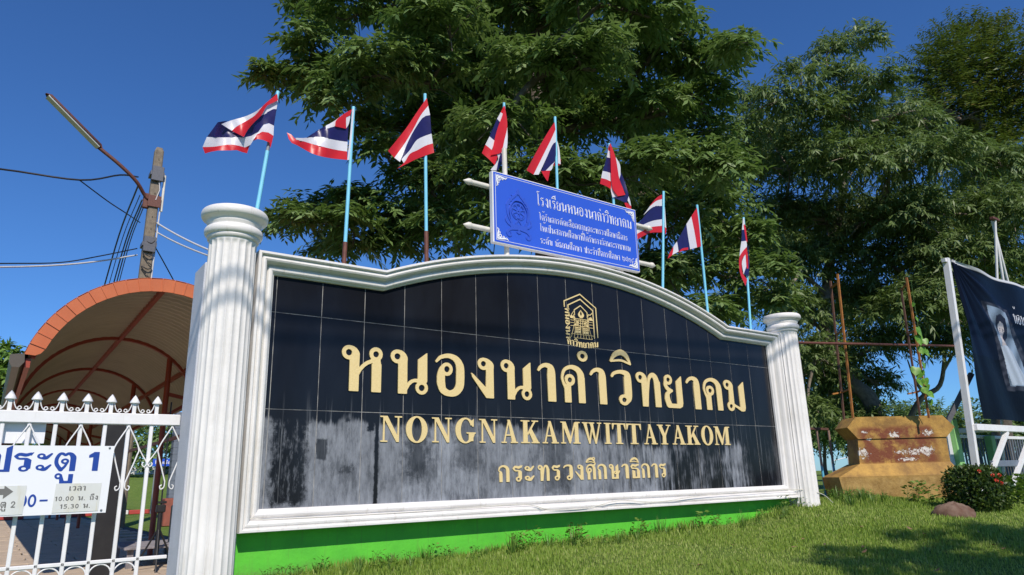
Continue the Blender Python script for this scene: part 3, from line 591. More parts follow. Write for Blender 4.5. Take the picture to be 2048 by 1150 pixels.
wall_off = Vector((-2.25, -0.1, 1.5))
m = MB(); P = off_path(0.112); m.prism([(x, 0.001, z) for x, z in P], (0, 0.20, 0)); m.box(-0.46, 0.003, -1.32, 4.92, 0.198, -1.29)
wb = m.build('wall_body', M['white_paint'], wall, wall_off)
m = MB(); m.box(-0.458, 0.0, -2.2, 4.92, 0.2, -1.293); m.build('plinth', M['green_wall'], wall, wall_off)
m = MB(); m.prism([(x, -0.0084, z) for x, z in off_path(0.01)], (0, 0.008, 0)); m.build('grout_bed', M['grout'], wall, wall_off)
prof = [(-0.003, -0.004), (-0.001, -0.028), (0.006, -0.034), (0.012, -0.046), (0.020, -0.053), (0.030, -0.055), (0.039, -0.051), (0.045, -0.042), (0.048, -0.036),
        (0.052, -0.036), (0.056, -0.060), (0.060, -0.078), (0.068, -0.092), (0.078, -0.098), (0.088, -0.096), (0.096, -0.088), (0.100, -0.086), (0.102, -0.108), (0.106, -0.112), (0.118, -0.112), (0.121, -0.108), (0.121, -0.002)]
vs = []; n = len(inner)
for s, y in prof:
    vs += [(x, y, z) for x, z in off_path(s)]
fs = [(k * n + i, (k + 1) * n + i, (k + 1) * n + (i + 1) % n, k * n + (i + 1) % n) for k in range(len(prof) - 1) for i in range(n)]
m = MB(); m.add(vs, fs, False); m.build('frame', M['white_paint'], wall, wall_off)
# coping lump beside the notch and pilaster strips beside the frame
m = MB(); m.box(0.30, 0.03, 0.33, 0.62, 0.19, 0.372); m.box(3.86, 0.03, 0.33, 4.2, 0.19, 0.372); m.build('coping_block', M['white_paint'], wall, wall_off)
# granite tiles, one by one
rows = [(-1.185, -0.6), (-0.6, 0.0), (0.0, 0.7)]; xs = [-0.333] + [0.3 * k for k in range(-1, 17)] + [4.833]
shared = {}
for z0, z1 in rows:
    for a, b in zip(xs[:-1], xs[1:]):
        if b - a < 0.02: continue
        gp = 0.0021; x0, x1, zb = a + gp, b - gp, z0 + gp
        key = None
        if z1 < 0.3:
            pts = [(x0, zb), (x1, zb), (x1, z1 - gp), (x0, z1 - gp)]; key = (round(b - a, 3), z0)
        else:
            br = [q for q in (0.43, 4.08) if x0 < q < x1]
            tx = sorted(list(np.linspace(x0, x1, 5)) + br, reverse=True); pts = [(x0, zb), (x1, zb)] + [(q, min(z1, topz(q) + 0.006)) for q in tx]
        cx = (x0 + x1) / 2
        if key and key in shared: me = shared[key]
        else:
            mb = MB(); e = 0.0008
            mb.prism([(q - cx, -0.010, z) for q, z in pts], (0, 0.004, 0)); me = mb.mesh('tile', M['granite'])
            if key: shared[key] = me
        obj('tile', me, wall, None, Vector((cx, random.uniform(-0.0007, 0.0005), 0)) + wall_off, (0, 0, random.uniform(-0.0012, 0.0012)))
# gold letters
H3 = 0.295
main = [('ห', .145, .435), ('น', .495, .785), ('อ', .845, 1.085), ('ง', 1.145, 1.345), ('น', 1.41, 1.70), ('า', 1.76, 1.94), ('ค', 2.0, 2.25), ('า', 2.31, 2.49), ('ว', 2.55, 2.79), ('ท', 2.85, 3.15), ('ย', 3.20, 3.44), ('า', 3.50, 3.69), ('ค', 3.74, 4.01), ('ม', 4.05, 4.36)]
for ch, x0, x1 in main:
    L = fit_loops(glyph_loops(ch, GL[ch][1], -0.004), x0, x1, -0.467, H3 * 1.02); obj('letter', loops_mesh('letter', L, 0.009, M['gold']), wall, None, Vector((0, -0.0112, 0)) + wall_off)
L = fit_loops(glyph_loops('ิ', MARK['ิ']), 2.55, 2.80, -0.487, H3 * 1.17); L = [[(x, (z + 0.145) * 0.98 - 0.150 + 0.0) for x, z in l] for l in L]
obj('letter', loops_mesh('letter', L, 0.009, M['gold']), wall, None, Vector((0, -0.0112, 0)) + wall_off)
L = fit_loops(glyph_loops('ํ', MARK['ํ']), 2.185, 2.295, -0.487, H3 * 1.06); L = [[(x, z + 0.0) for x, z in l] for l in L]
zc = sum(p[1] for l in L for p in l) / sum(len(l) for l in L); L = [[(x, z - zc - 0.082) for x, z in l] for l in L]
obj('letter', loops_mesh('letter', L, 0.009, M['gold']), wall, None, Vector((0, -0.0112, 0)) + wall_off)
lat = [('N', .43, .59), ('O', .62, .785), ('N', .82, .98), ('G', 1.01, 1.18), ('N', 1.21, 1.37), ('A', 1.405, 1.555), ('K', 1.585, 1.76), ('A', 1.79, 1.95), ('M', 1.975, 2.175), ('W', 2.20, 2.41), ('I', 2.44, 2.515), ('T', 2.53, 2.685), ('T', 2.695, 2.87), ('A', 2.90, 3.065), ('Y', 3.072, 3.245), ('A', 3.258, 3.435), ('K', 3.445, 3.63), ('O', 3.655, 3.82), ('M', 3.84, 4.07)]
for ch, x0, x1 in lat:
    L = fit_loops(glyph_loops(ch + 'L', LT[ch]), x0, x1, -0.79, 0.17); obj('letter', loops_mesh('letter', L, 0.006, M['gold']), wall, None, Vector((0, -0.0112, 0)) + wall_off)
small = [('ก', 1.37, 1.47), ('ร', 1.50, 1.59), ('ะ', 1.61, 1.70), ('ท', 1.735, 1.845), ('ร', 1.87, 1.955), ('ว', 1.985, 2.08), ('ง', 2.105, 2.19), ('ศ', 2.22, 2.325), ('ก', 2.34, 2.44), ('ษ', 2.47, 2.59), ('า', 2.61, 2.69), ('ธ', 2.715, 2.82), ('ก', 2.84, 2.94), ('า', 2.965, 3.04), ('ร', 3.06, 3.145)]
for ch, x0, x1 in small:
    L = fit_loops(glyph_loops(ch, GL[ch][1], -0.004), x0, x1, -1.067, 0.117); obj('letter', loops_mesh('letter', L, 0.005, M['gold']), wall, None, Vector((0, -0.0112, 0)) + wall_off)
for ch, x0, x1 in (('ึ', 2.22, 2.32), ('ิ', 2.71, 2.815)):
    L = fit_loops(glyph_loops(ch, MARK[ch]), x0, x1, -1.070, 0.117); obj('letter', loops_mesh('letter', L, 0.005, M['gold']), wall, None, Vector((0, -0.0112, 0)) + wall_off)
# emblem: house outline, torch, books, path grid, curved name
em = bpy.data.objects.new('emblem', None); COL.objects.link(em); em.parent = wall; em.location = Vector((0, -0.0112, 0)) + wall_off
def em_part(name, prims, h=1 / 500, depth=0.004):
    xs_ = []; zs_ = []
    for p in prims:
        if p[0] in ('L', 'C', 'Q'): xs_ += [q[0] for q in p[1]]; zs_ += [q[1] for q in p[1]]
        elif p[0] == 'B': xs_ += [p[1], p[3]]; zs_ += [p[2], p[4]]
        elif p[0] in ('E', 'R'): xs_ += [p[1] - .06, p[1] + .06]; zs_ += [p[2] - .06, p[2] + .06]
    x0, z0 = min(xs_) - .02, min(zs_) - .02
    X, Z = np.meshgrid(np.arange(x0, max(xs_) + .02, h), np.arange(z0, max(zs_) + .02, h)); F = glyph_field(prims, X, Z); F[F == 0] = 1e-9
    L = [simplify(l, h * 0.3) for l in contours(F, x0, z0, h)]
    return obj(name, loops_mesh(name, L, depth, M['gold']), em)
em_part('house_outline', [('L', [(2.072, 0.325), (2.072, 0.372), (2.25, 0.452), (2.425, 0.352), (2.43, 0.095)], [0.010] * 5), ('L', [(2.112, 0.285), (2.112, 0.342), (2.25, 0.408), (2.388, 0.325), (2.392, 0.085)], [0.010] * 5),
        ('L', [(2.18, 0.265), (2.18, 0.308), (2.25, 0.352), (2.322, 0.300), (2.322, 0.255)], [0.008] * 5)])
em_part('torch', [('C', [(2.252, 0.312), (2.236, 0.288), (2.232, 0.268), (2.250, 0.252)], [0.003, 0.012, 0.024, 0.02]), ('C', [(2.252, 0.312), (2.266, 0.290), (2.274, 0.270), (2.256, 0.252)], [0.003, 0.012, 0.024, 0.02]), ('Q', [(2.240, 0.244), (2.270, 0.244), (2.262, 0.165), (2.258, 0.110), (2.250, 0.110), (2.248, 0.165)])])
bk = []
for sx in (-1, 1):
    c0 = 2.254 + sx * 0.047
    for z_, hh in ((0.112, 0.022), (0.140, 0.009), (0.154, 0.008), (0.168, 0.010)): bk.append(('B', c0 - 0.030, z_, c0 + 0.030, z_ + hh))
    bk += [('C', [(c0 + sx * 0.02, 0.180), (c0 - sx * 0.008, 0.200), (c0 + sx * 0.022, 0.222), (c0 + sx * 0.028, 0.250)], [0.016, 0.014, 0.013, 0.006]), ('C', [(c0 + sx * 0.03, 0.182), (c0 + sx * 0.028, 0.215), (c0 + sx * 0.045, 0.24)], [0.01, 0.006, 0.004])]
em_part('book_stack', bk)
gr = []
for z_, a, b in ((0.235, 2.135, 2.385), (0.218, 2.132, 2.385), (0.196, 2.130, 2.386), (0.170, 2.130, 2.386), (0.102, 2.130, 2.388), (0.070, 2.165, 2.365)): gr.append(('L', [(a, z_), (b, z_)], [0.0032] * 2))
for a in (-0.14, -0.105, -0.06, -0.02, 0.02, 0.055, 0.095, 0.13):
    gr.append(('L', [(2.254 + a * 0.45, 0.235), (2.254 + a * 0.86, 0.072)], [0.0032] * 2))
gr += [('Q', [(2.13, 0.245), (2.145, 0.262), (2.165, 0.250), (2.175, 0.275), (2.172, 0.236), (2.13, 0.236)]), ('Q', [(2.335, 0.236), (2.345, 0.262), (2.352, 0.245), (2.362, 0.268), (2.384, 0.240), (2.384, 0.236)]), ('L', [(2.325, 0.262), (2.34, 0.285), (2.355, 0.280), (2.385, 0.305)], [0.006] * 4), ('L', [(2.115, 0.285), (2.13, 0.245)], [0.006] * 2), ('L', [(2.145, 0.262), (2.178, 0.302)], [0.004] * 2)]
em_part('perspective_grid', gr)
def em_text(s, H, tr, off=-0.01):
    L, w = text_loops(s, H, 1.0, off, 0.08, 1 / 32); return [[tr(x / w, z) for x, z in l] for l in L]
def side_tr(u, z): return (2.078 + z * 1.0, 0.318 - u * 0.262)
def low_tr(u, z): 
    x = 2.085 + u * 0.345; return (x, 0.012 - 0.020 * math.sin(u * math.pi) + z)
L = em_text('หนองนา', 0.046, side_tr); L = [l[::-1] for l in L]
obj('lettering', loops_mesh('lettering', L, 0.004, M['gold']), em)
L = em_text('คำวิทยาคม', 0.046, low_tr); obj('lettering', loops_mesh('lettering', L, 0.004, M['gold']), em)

# ------------------------------------------------------------------ fluted columns
def column(name, x, label):
    t_ = thing(name, label, 'column', (x, -0.07, -1.95), group='fluted columns at the ends of the name wall')
    def rf(r, z, an):
        d = 0.011 * min(1, max(0, (2.325 - z) / 0.02)) * min(1, max(0, (z - 0.02) / 0.02)); return r - d * (abs(math.sin(an * 10)) ** 0.7)
    m = MB(); m.lathe([(0.139, 0.0), (0.139, 0.6), (0.138, 1.2), (0.137, 1.9), (0.1365, 2.26), (0.1365, 2.29), (0.1365, 2.305), (0.1365, 2.315), (0.1365, 2.325), (0.1365, 2.335)], n=240, rf=rf)
    m.build('shaft', M['white_paint'], t_)
    pr = [(0.140, 2.333), (0.147, 2.337), (0.149, 2.348), (0.152, 2.356)]
    for k in range(9): a = -math.pi / 2 + math.pi * k / 8; pr.append((0.152 + 0.021 * math.cos(a) - 0.004, 2.386 + 0.029 * math.sin(a)))
    pr += [(0.149, 2.418), (0.151, 2.424), (0.156, 2.432), (0.158, 2.440), (0.158, 2.447), (0.163, 2.452), (0.170, 2.460)]
    for k in range(1, 11): a = -math.pi / 2 + math.pi * k / 10; pr.append((0.174 + 0.020 * math.cos(a), 2.494 + 0.030 * math.sin(a)))
    pr += [(0.10, 2.526), (0.01, 2.528)]
    m = MB(); m.lathe(pr, n=72); m.build('capital', M['white_paint'], t_)
    return t_
column('fluted_column', -0.600, 'white fluted column at the left end of the name wall, beside the gate')
column('fluted_column', 5.09, 'white fluted column at the right end of the name wall, beside the low fence')
m = MB(); m.bbox(-0.745, -0.06, -2.1, -0.475, 0.20, 0.245, 0.006)
tag(m.build('gate_pier', M['white_render']), 'square rough white stucco pier behind the left column, closing the gate', 'pier')
m = MB(); m.bbox(4.97, -0.05, -1.7, 5.22, 0.20, 0.245, 0.006)
tag(m.build('wall_pier', M['white_render']), 'square white pier standing behind the right column', 'pier')
# flat strips joining frame and columns
m = MB(); m.box(-0.474, -0.045, -1.95, -0.447, 0.19, 0.345); m.build('pilaster_strip', M['white_paint'], wall, wall_off)
m = MB(); m.box(4.952, -0.045, -1.6, 4.975, 0.19, 0.345); m.build('pilaster_strip', M['white_paint'], wall, wall_off)
# thin cable sagging along the lower frame
cb = [(-0.385, -0.062, 0.20), (-0.383, -0.062, -0.5), (-0.385, -0.064, -1.15), (-0.36, -0.075, -1.225), (-0.1, -0.08, -1.236), (0.7, -0.085, -1.236), (1.5, -0.095, -1.225), (1.75, -0.118, -1.27), (2.1, -0.118, -1.278), (2.45, -0.118, -1.235), (2.9, -0.118, -1.26), (3.4, -0.118, -1.232), (4.0, -0.118, -1.22), (4.9, -0.12, -1.22), (5.15, -0.22, -1.27), (5.3, -0.24, -1.36)]
m = MB(); m.tube(catmull(cb, 5), 0.0032, 6); tag(m.build('cable', M['cream']), 'thin pale cable sagging along the bottom frame of the name wall', 'cable')
# ------------------------------------------------------------------ gate with its notices
GYp = 0.28
gate = thing('gate', 'white steel gate with arrowhead finials and a white notice board wired to it', 'gate', (-1.9, GYp, -1.95)); go = Vector((1.9, -GYp, 1.95))
m = MB(); m.bbox(-3.3, GYp - 0.02, -0.690, -0.735, GYp + 0.02, -0.626, 0.004); m.build('top_rail', M['white_metal'], gate, go)
m = MB(); m.bbox(-3.3, GYp - 0.010, -1.432, -0.735, GYp + 0.010, -1.412, 0.003); m.build('lower_rail', M['white_metal'], gate, go)
m = MB(); m.bbox(-3.3, GYp - 0.02, -1.90, -0.735, GYp + 0.02, -1.85, 0.003); m.build('bottom_rail', M['white_metal'], gate, go)
m = MB(); m.bbox(-0.010, -0.010, -1.86, 0.010, 0.010, -0.688, 0.003); barm = m.mesh('bar', M['white_metal'])
m = MB(); m.bbox(-0.010, -0.008, -0.628, 0.010, 0.008, -0.560, 0.002)
m.lathe([(0.026, -0.566), (0.027, -0.562), (0.018, -0.545), (0.009, -0.530), (0.001, -0.520)], n=10, rf=lambda r, z, an: r); finm = m.mesh('finial', M['white_metal'])
def curl(cx, cz, r, a0, turns, n=12, y=0.0): return [(cx + r * (1 - 0.55 * k / n) * math.cos(a0 + turns * 2 * math.pi * k / n), y, cz + r * (1 - 0.55 * k / n) * math.sin(a0 + turns * 2 * math.pi * k / n)) for k in range(n + 1)]
m = MB()
for s in (-1, 1):
    p = [(s * 0.055, 0, -0.562), (s * 0.047, 0, -0.585), (s * 0.036, 0, -0.612), (s * 0.022, 0, -0.620)] ; 
    m.tube(catmull([(s * 0.0585 - s * 0.012, 0, -0.560), (s * 0.040, 0, -0.590), (s * 0.030, 0, -0.612), (s * 0.018, 0, -0.620), (s * 0.004, 0, -0.612)], 4), 0.0030, 5)
    m.tube(curl(s * 0.013, -0.610, 0.012, math.pi * 1.5, s * 0.75, 9), 0.0028, 5)
scm = m.mesh('scroll', M['white_metal'])
m = MB()
for s in (-1, 1):
    m.tube(catmull([(0, 0, -0.695), (s * 0.06, 0, -0.815), (s * 0.055, 0, -0.87), (s * 0.012, 0, -1.01)], 5) , 0.0042, 6)
    m.tube(catmull([(s * 0.060, 0, -0.815), (s * 0.085, 0, -0.86), (s * 0.112, 0, -0.905), (s * 0.100, 0, -0.925), (s * 0.088, 0, -0.912), (s * 0.094, 0, -0.900)], 5), 0.0036, 6)
    m.tube(catmull([(s * 0.012, 0, -1.01), (s * 0.014, 0, -1.04), (s * 0.030, 0, -1.052), (s * 0.036, 0, -1.035), (s * 0.026, 0, -1.028)], 5), 0.0036, 6)
bsm = m.mesh('scroll', M['white_metal'])
m = MB(); m.tube([(0.054 * math.cos(a), 0, -1.490 + 0.054 * math.sin(a)) for a in np.linspace(0, 2 * math.pi, 25)], 0.0042, 6, False); cim = m.mesh('ring', M['white_metal'])
for k in range(22):
    x = -0.845 - 0.1185 * k
    obj('finial', finm, gate, None, Vector((x - 0.022, GYp, 0)) + go)
    obj('bar', barm, gate, None, Vector((x - 0.04, GYp, 0)) + go)
    obj('scroll', scm, gate, None, Vector((x - 0.022 - 0.059, GYp - 0.005, 0)) + go)
    if k < 20:
        obj('ring', cim, gate, None, Vector((x - 0.04 - 0.059, GYp, 0)) + go)
    if k % 2 == 1 or k == 0:
        obj('scroll', bsm, gate, None, Vector((x - 0.04 + (0.11 if k == 0 else 0.0), GYp - 0.014, 0)) + go)
m = MB(); m.box(-2.2, GYp + 0.03, -0.795, -1.40, GYp + 0.034, -0.672); m.build('back_panel', M['sign_white'], gate, go)
BY = 0.222
board = thing('notice_board', 'white notice board with blue Thai lettering and figure 1, fixed to the gate', 'sign', (-1.7, BY, -1.16)); bo = Vector((1.7, -BY, 1.16))
m = MB(); m.prism([(-2.35, BY, -1.163), (-1.075, BY, -1.166), (-1.070, BY, -0.812), (-2.35, BY, -0.808)], (0, 0.006, 0)); m.build('board', M['sign_white'], board, bo)
m = MB(); m.box(-2.33, BY + 0.006, -1.13, -1.09, BY + 0.03, -1.11); m.box(-2.33, BY + 0.006, -0.85, -1.09, BY + 0.03, -0.83); m.build('batten', M['white_metal'], board, bo)
for x, z in ((-1.093, -0.822), (-1.098, -1.152)):
    m = MB(); m.lathe([(0.006, 0), (0.006, 0.004), (0.001, 0.006)], n=10); obj('rivet', m.mesh('rivet', M['grey_pole']), board, None, Vector((x, BY, z)) + bo, (math.pi / 2, 0, 0))
def print_on(parent, off, Y, items, mat, name='lettering', thick=0.0012):
    for L in items:
        o_ = obj(name, loops_mesh(name, L, thick, mat), parent, None, Vector((0, Y, 0)) + off)
        if name == 'print': o_['kind'] = 'stuff'
it = []
for ch, x0, x1 in (('ป', -1.625, -1.535), ('ร', -1.525, -1.440), ('ะ', -1.425, -1.355), ('ต', -1.345, -1.245), ('1', -1.187, -1.138)):
    it.append(fit_loops(glyph_loops(ch, GL[ch][1], -0.012 if ch != '1' else -0.02), x0, x1, -0.943, 0.097))
it.append([[(x, z) for x, z in l] for l in fit_loops(glyph_loops('ู', MARK['ู'], -0.01), -1.335, -1.250, -0.945, 0.112)])
print_on(board, bo, BY, it, M['ink_blue'])
it = []
for ch, x0, x1 in (('0', -1.625, -1.585), ('6', -1.575, -1.54), ('.', -1.515, -1.505), ('0', -1.478, -1.441), ('0', -1.437, -1.400), ('-', -1.386, -1.350), ('1', -1.322, -1.31)):
    it.append(fit_loops(glyph_loops(ch, GL[ch][1], -0.01), x0, x1, -1.122, 0.062))
print_on(board, bo, BY, it, M['ink_blue'])
for k, (x0, x1, z0, z1) in enumerate(((-1.75, -1.452, -1.160, -1.012), (-1.325, -1.113, -1.157, -1.008))):
    m = MB(); m.prism([(x0, BY - 0.0025, z0), (x1, BY - 0.0025, z0 + 0.002), (x1 + 0.002, BY - 0.0025, z1 - 0.002), (x0 + 0.003, BY - 0.0025, z1)], (0, 0.0012, 0)); sheet_ = m.build('paper_sheet', M['paper'], board, bo); sheets = (sheets if k else []) + [sheet_]
it = [[[(-1.70, -1.028), (-1.70, -1.058), (-1.545, -1.058), (-1.545, -1.078), (-1.505, -1.043), (-1.545, -1.012), (-1.545, -1.028)]]]
L, w = text_loops('ประตู 2', 0.030, 1.0, -0.02); it.append(place(L, -1.487 - w, -1.122))
for s, H_, cx, z in (('เวลา', 0.024, -1.222, -1.047), ('10.00 น. ถึง', 0.022, -1.22, -1.097), ('15.30 น.', 0.022, -1.222, -1.137)):
    L, w = text_loops(s, H_, 1.15, -0.015, 0.16); it.append(place(L, cx - w / 2, z))
print_on(sheets[0], Vector((0, 0, 0)), BY - 0.0027, it[:2], M['ink_grey'], 'print', 0.0006)
print_on(sheets[1], Vector((0, 0, 0)), BY - 0.0027, it[2:], M['ink_grey'], 'print', 0.0006)

# ------------------------------------------------------------------ arched walkway
CX, CZ, Y0, PIT, NR = -0.13, 0.08, 5.0, 3.72, 9
cano = thing('arched_walkway', 'barrel roofed walkway with orange edge flashing and red steel arches behind the gate', 'walkway', (0.66, 5, -1.9)); co_ = Vector((-0.66, -5, 1.9))
A0, A1 = math.radians(166), math.radians(12); NS = 27
m = MB(); dA = (A0 - A1) / NS; e = 0.004
ga = lambda r, a: (CX + r * math.cos(a), CZ + r * math.sin(a))
segs = []
for k in range(NS):
    a, b = A0 - k * dA, A0 - (k + 1) * dA
    m = MB(); ri = 1.225
    pts = [ga(1.383, a - e / 2), ga(1.390, (a + b) / 2), ga(1.383, b + e / 2), ga(ri, b + e / 2), ga(ri - 0.001, (a + b) / 2), ga(ri, a - e / 2)]
    if k == 0: pts = [ga(1.383, a - e / 2), ga(1.390, (a + b) / 2), ga(1.383, b + e / 2), ga(ri, b + e / 2), ga(ri + 0.02, b + dA * 0.55), ga(ri + 0.06, a - dA * 0.15)]
    m.prism([(x, Y0 - 0.012 - 0.004 * (k % 2), z) for x, z in pts], (0, 0.018, 0))
    c, s = ga(1.388, b), ga(ri, b); m.bar((c[0], Y0 - 0.018, c[1]), (s[0], Y0 - 0.018, s[1]), 0.012, 0.012, (0, 1, 0))
    c, s = ga(1.39, a - e), ga(1.39, b + e); m.prism([(c[0], Y0 - 0.02, c[1]), (s[0], Y0 - 0.02, s[1]), (s[0] * 1.0 + 0, Y0 + 0.22, s[1]), (c[0], Y0 + 0.22, c[1])], (0, 0, 0.004))
    m.build('flashing_segment', M['orange'], cano, co_)
# roof sheets: lapped every 0.19 m along the walk and faceted round the arch
Yend = Y0 + PIT * NR; vs = []; fs = []; na = NS * 2 + 1; ys = []
yk = Y0 + 0.005
while yk < Yend:
    ys += [(yk, 1.352), (yk + 0.165, 1.352), (yk + 0.168, 1.322), (yk + 0.188, 1.322)]; yk += 0.19
for y, r in ys:
    for k in range(na):
        a = A0 - (A0 - A1) * k / (na - 1); rr = r - (0.008 if k % 2 == 0 else 0); vs.append((CX + rr * math.cos(a), y, CZ + rr * math.sin(a)))
fs = [(i * na + k, i * na + k + 1, (i + 1) * na + k + 1, (i + 1) * na + k) for i in range(len(ys) - 1) for k in range(na - 1)]
o = obj('ceiling_sheet', np_mesh('ceiling_sheet', vs, fs), cano, M['sheet_under'], co_)
vs = []; fs = []
for y in (Y0, Yend):
    for r in (1.368, 1.380):
        for k in range(na): a = A0 - (A0 - A1) * k / (na - 1); vs.append((CX + r * math.cos(a), y, CZ + r * math.sin(a)))
for k in range(na - 1):
    fs += [(k, k + 1, 2 * na + k + 1, 2 * na + k), (na + k, na + k + 1, 3 * na + k + 1, 3 * na + k)]
obj('roof_sheet', np_mesh('roof_sheet', vs, fs), cano, M['orange'], co_)
def arch_pts(r, y, a0=A0, a1=A1, n=28): return [(CX + r * math.cos(a0 + (a1 - a0) * k / n), y, CZ + r * math.sin(a0 + (a1 - a0) * k / n)) for k in range(n + 1)]
m = MB(); P_ = arch_pts(1.30, 0)
for k in range(len(P_) - 1): m.bar(P_[k], P_[k + 1], 0.05, 0.075, (0, 1, 0))
archm = m.mesh('arch', M['rust_red'])
for k in range(NR): obj('arch', archm, cano, None, Vector((0, Y0 + 0.10 + PIT * k, 0)) + co_)
for deg in (90, 38): 
    a = math.radians(deg); m = MB(); m.bar((CX + 1.30 * math.cos(a), Y0 + 0.1, CZ + 1.30 * math.sin(a)), (CX + 1.30 * math.cos(a), Yend - 0.1, CZ + 1.30 * math.sin(a)), 0.05, 0.07); m.build('purlin', M['rust_red'], cano, co_)
for k in range(1, NR):
    y = Y0 + 0.10 + PIT * k
    m = MB(); m.tube([(0.66, y, -2.20), (0.66, y, 1.10)], 0.045, 12); m.build('post', M['rust_red'], cano, co_)
    m = MB(); m.bar((0.66, y, 0.50), (1.14, y, 0.40), 0.05, 0.06); m.bar((0.66, y, 0.12), (1.12, y, 0.42), 0.04, 0.05); m.build('bracket', M['rust_red'], cano, co_)
m = MB(); m.bar((0.66, Y0 + PIT - 2.0, -0.30), (0.66, Yend - PIT, -0.30), 0.04, 0.05); m.build('side_rail', M['rust_red'], cano, co_)
m = MB(); m.prism([(-1.60, Y0 - 0.02, 0.405), (-1.47, Y0 - 0.02, 0.425), (-1.46, Y0 - 0.02, 0.33), (-1.50, Y0 - 0.02, 0.27), (-1.57, Y0 - 0.02, 0.27), (-1.60, Y0 - 0.02, 0.32)], (0, Yend - Y0, 0)); m.build('gutter', M['brown_metal'], cano, co_)
m = MB(); m.bar((-1.43, Y0 + 0.05, 0.33), (-1.43, Yend - 0.1, 0.33), 0.05, 0.10); m.build('eaves_beam', M['rust_red'], cano, co_)

cano.scale = (0.786,) * 3; cano.location = Vector(CC) + (Vector(cano.location) - Vector(CC)) * 0.786
# things seen through the gate
m = MB(); m.bbox(-0.70, 4.0, -1.893, -0.50, 4.16, -0.40, 0.01); d_ = m.build('cabinet', M['black']); tag(d_, 'tall narrow dark cabinet standing on the path behind the gate', 'cabinet')
t = NT('old_grey_planks'); co = t.coord('Position'); c = t.mix(t.ramp(t.noise(t.mapping(co, (3, 30, 1)), 2, 6, 0.7), [(0.35, 0.0), (0.65, 1.0)]), (0.36, 0.34, 0.36), (0.10, 0.095, 0.10)); t.set(c, 0.9); M['plank'] = t.m
tb = thing('plank_platform', 'low platform of weathered grey planks beside the red posts', 'platform', (0.0, 5.0, -1.893))
for k in range(9):
    m = MB(); m.bbox(-0.34, -0.055, 0.22, 0.30, 0.055, 0.245, 0.004); m.build('plank', M['plank'], tb, (random.uniform(-0.01, 0.01), -0.5 + 0.125 * k, 0), (0, 0, random.uniform(-0.01, 0.01)))
for sx in (-0.28, 0.26):
    m = MB(); m.box(sx - 0.03, -0.5, 0.0, sx + 0.03, -0.44, 0.22); m.box(sx - 0.03, 0.44, 0.0, sx + 0.03, 0.5, 0.22); m.build('leg', M['plank'], tb)
m = MB(); m.bbox(0.17, 4.55, -1.893, 0.62, 5.0, -1.24, 0.012); m.box(0.19, 4.545, -1.85, 0.60, 4.553, -1.28); tag(m.build('speaker_box', M['black']), 'squat black box beside the plank platform behind the gate', 'box')
st = thing('tripod_stand', 'thin black rod on a dark tripod stand behind the gate', 'stand', (-0.10, 4.1, -1.893))
m = MB(); m.tube([(0, 0, 0.5), (0, 0, 1.75)], 0.008, 8); m.build('rod', M['black'], st)
m = MB(); m.tube([(0, 0, 0.1), (0, 0, 0.62)], 0.022, 10); m.bbox(-0.045, -0.03, 0.60, 0.045, 0.03, 0.68, 0.01); m.bbox(-0.03, -0.02, 0.69, 0.05, 0.02, 0.715, 0.004); m.build('collar', M['black'], st)
for k in range(3):
    a = k * 2.09 + 0.4; m = MB(); m.tube([(0, 0, 0.45), (0.25 * math.cos(a), 0.25 * math.sin(a), 0.0)], 0.010, 8); m.build('leg', M['black'], st)
ch = thing('garden_chair', 'pale turquoise plastic chair back showing low behind the gate', 'chair', (-0.18, 1.9, -1.893))
M['turq'] = painted('turquoise_plastic', (0.25, 0.55, 0.55), (0.22, 0.5, 0.5), 0.4, 4, 0)
m = MB(); m.tube(catmull([(-0.2, 0, 0), (-0.2, 0, 0.42), (-0.18, 0.02, 0.50), (0.0, 0.02, 0.53), (0.18, 0.02, 0.50), (0.2, 0, 0.42), (0.2, 0, 0)], 5), 0.016, 8); m.build('back_frame', M['turq'], ch)
m = MB(); m.bbox(-0.2, -0.36, 0.24, 0.2, -0.02, 0.265, 0.01); m.build('seat', M['turq'], ch)
for sx in (-0.18, 0.18):
    m = MB(); m.tube([(sx, -0.33, 0.24), (sx, -0.35, 0)], 0.014, 8); m.build('leg', M['turq'], ch)
gp = thing('gate_post', 'grey blue pier on a red base beyond the walkway', 'pier', (1.98, 14.2, -1.9))
m = MB(); m.bbox(-0.14, -0.14, 0.62, 0.14, 0.14, 2.6, 0.01)
for k in range(12): m.box(-0.146, -0.146, 0.72 + 0.15 * k, 0.146, 0.146, 0.725 + 0.15 * k)
m.build('shaft', M['grey_blue'], gp)
M['brick_red'] = painted('dull_red_paint', (0.30, 0.09, 0.06), (0.22, 0.07, 0.05), 0.7, 8, 0.2, 40)
m = MB(); m.bbox(-0.22, -0.22, 0, 0.22, 0.22, 0.62, 0.02); m.build('base', M['brick_red'], gp)
ks = thing('kerb', 'red and white painted kerb along the far lawn', 'kerb', (2.0, 24, -1.9))
M['kerb_white'] = M['white_paint']; 
M['kerb_red'] = painted('red_kerb_paint', (0.45, 0.05, 0.04), (0.35, 0.05, 0.04), 0.7, 6, 0.1)
for k in range(14):
    m = MB(); m.bbox(0, -0.09, 0, 0.98, 0.09, 0.15, 0.02); m.build('kerb_stone', M['kerb_white' if k % 2 else 'kerb_red'], ks, (-3.5 + k, 0, 0))
ks2 = thing('kerb', 'long red and white kerb at the far edge of the grass, below the blue sign', 'kerb', (9.0, 60, -0.42))
for k in range(16):
    m = MB(); m.bbox(0, -0.12, 0, 1.45, 0.12, 0.35, 0.02); m.build('kerb_stone', M['kerb_white' if k % 2 else 'kerb_red'], ks2, (-12 + k * 1.5, 0, 0))
bs = thing('direction_sign', 'small blue sign board with white writing beyond the lawn', 'sign', (3.45, 23.8, -1.9))
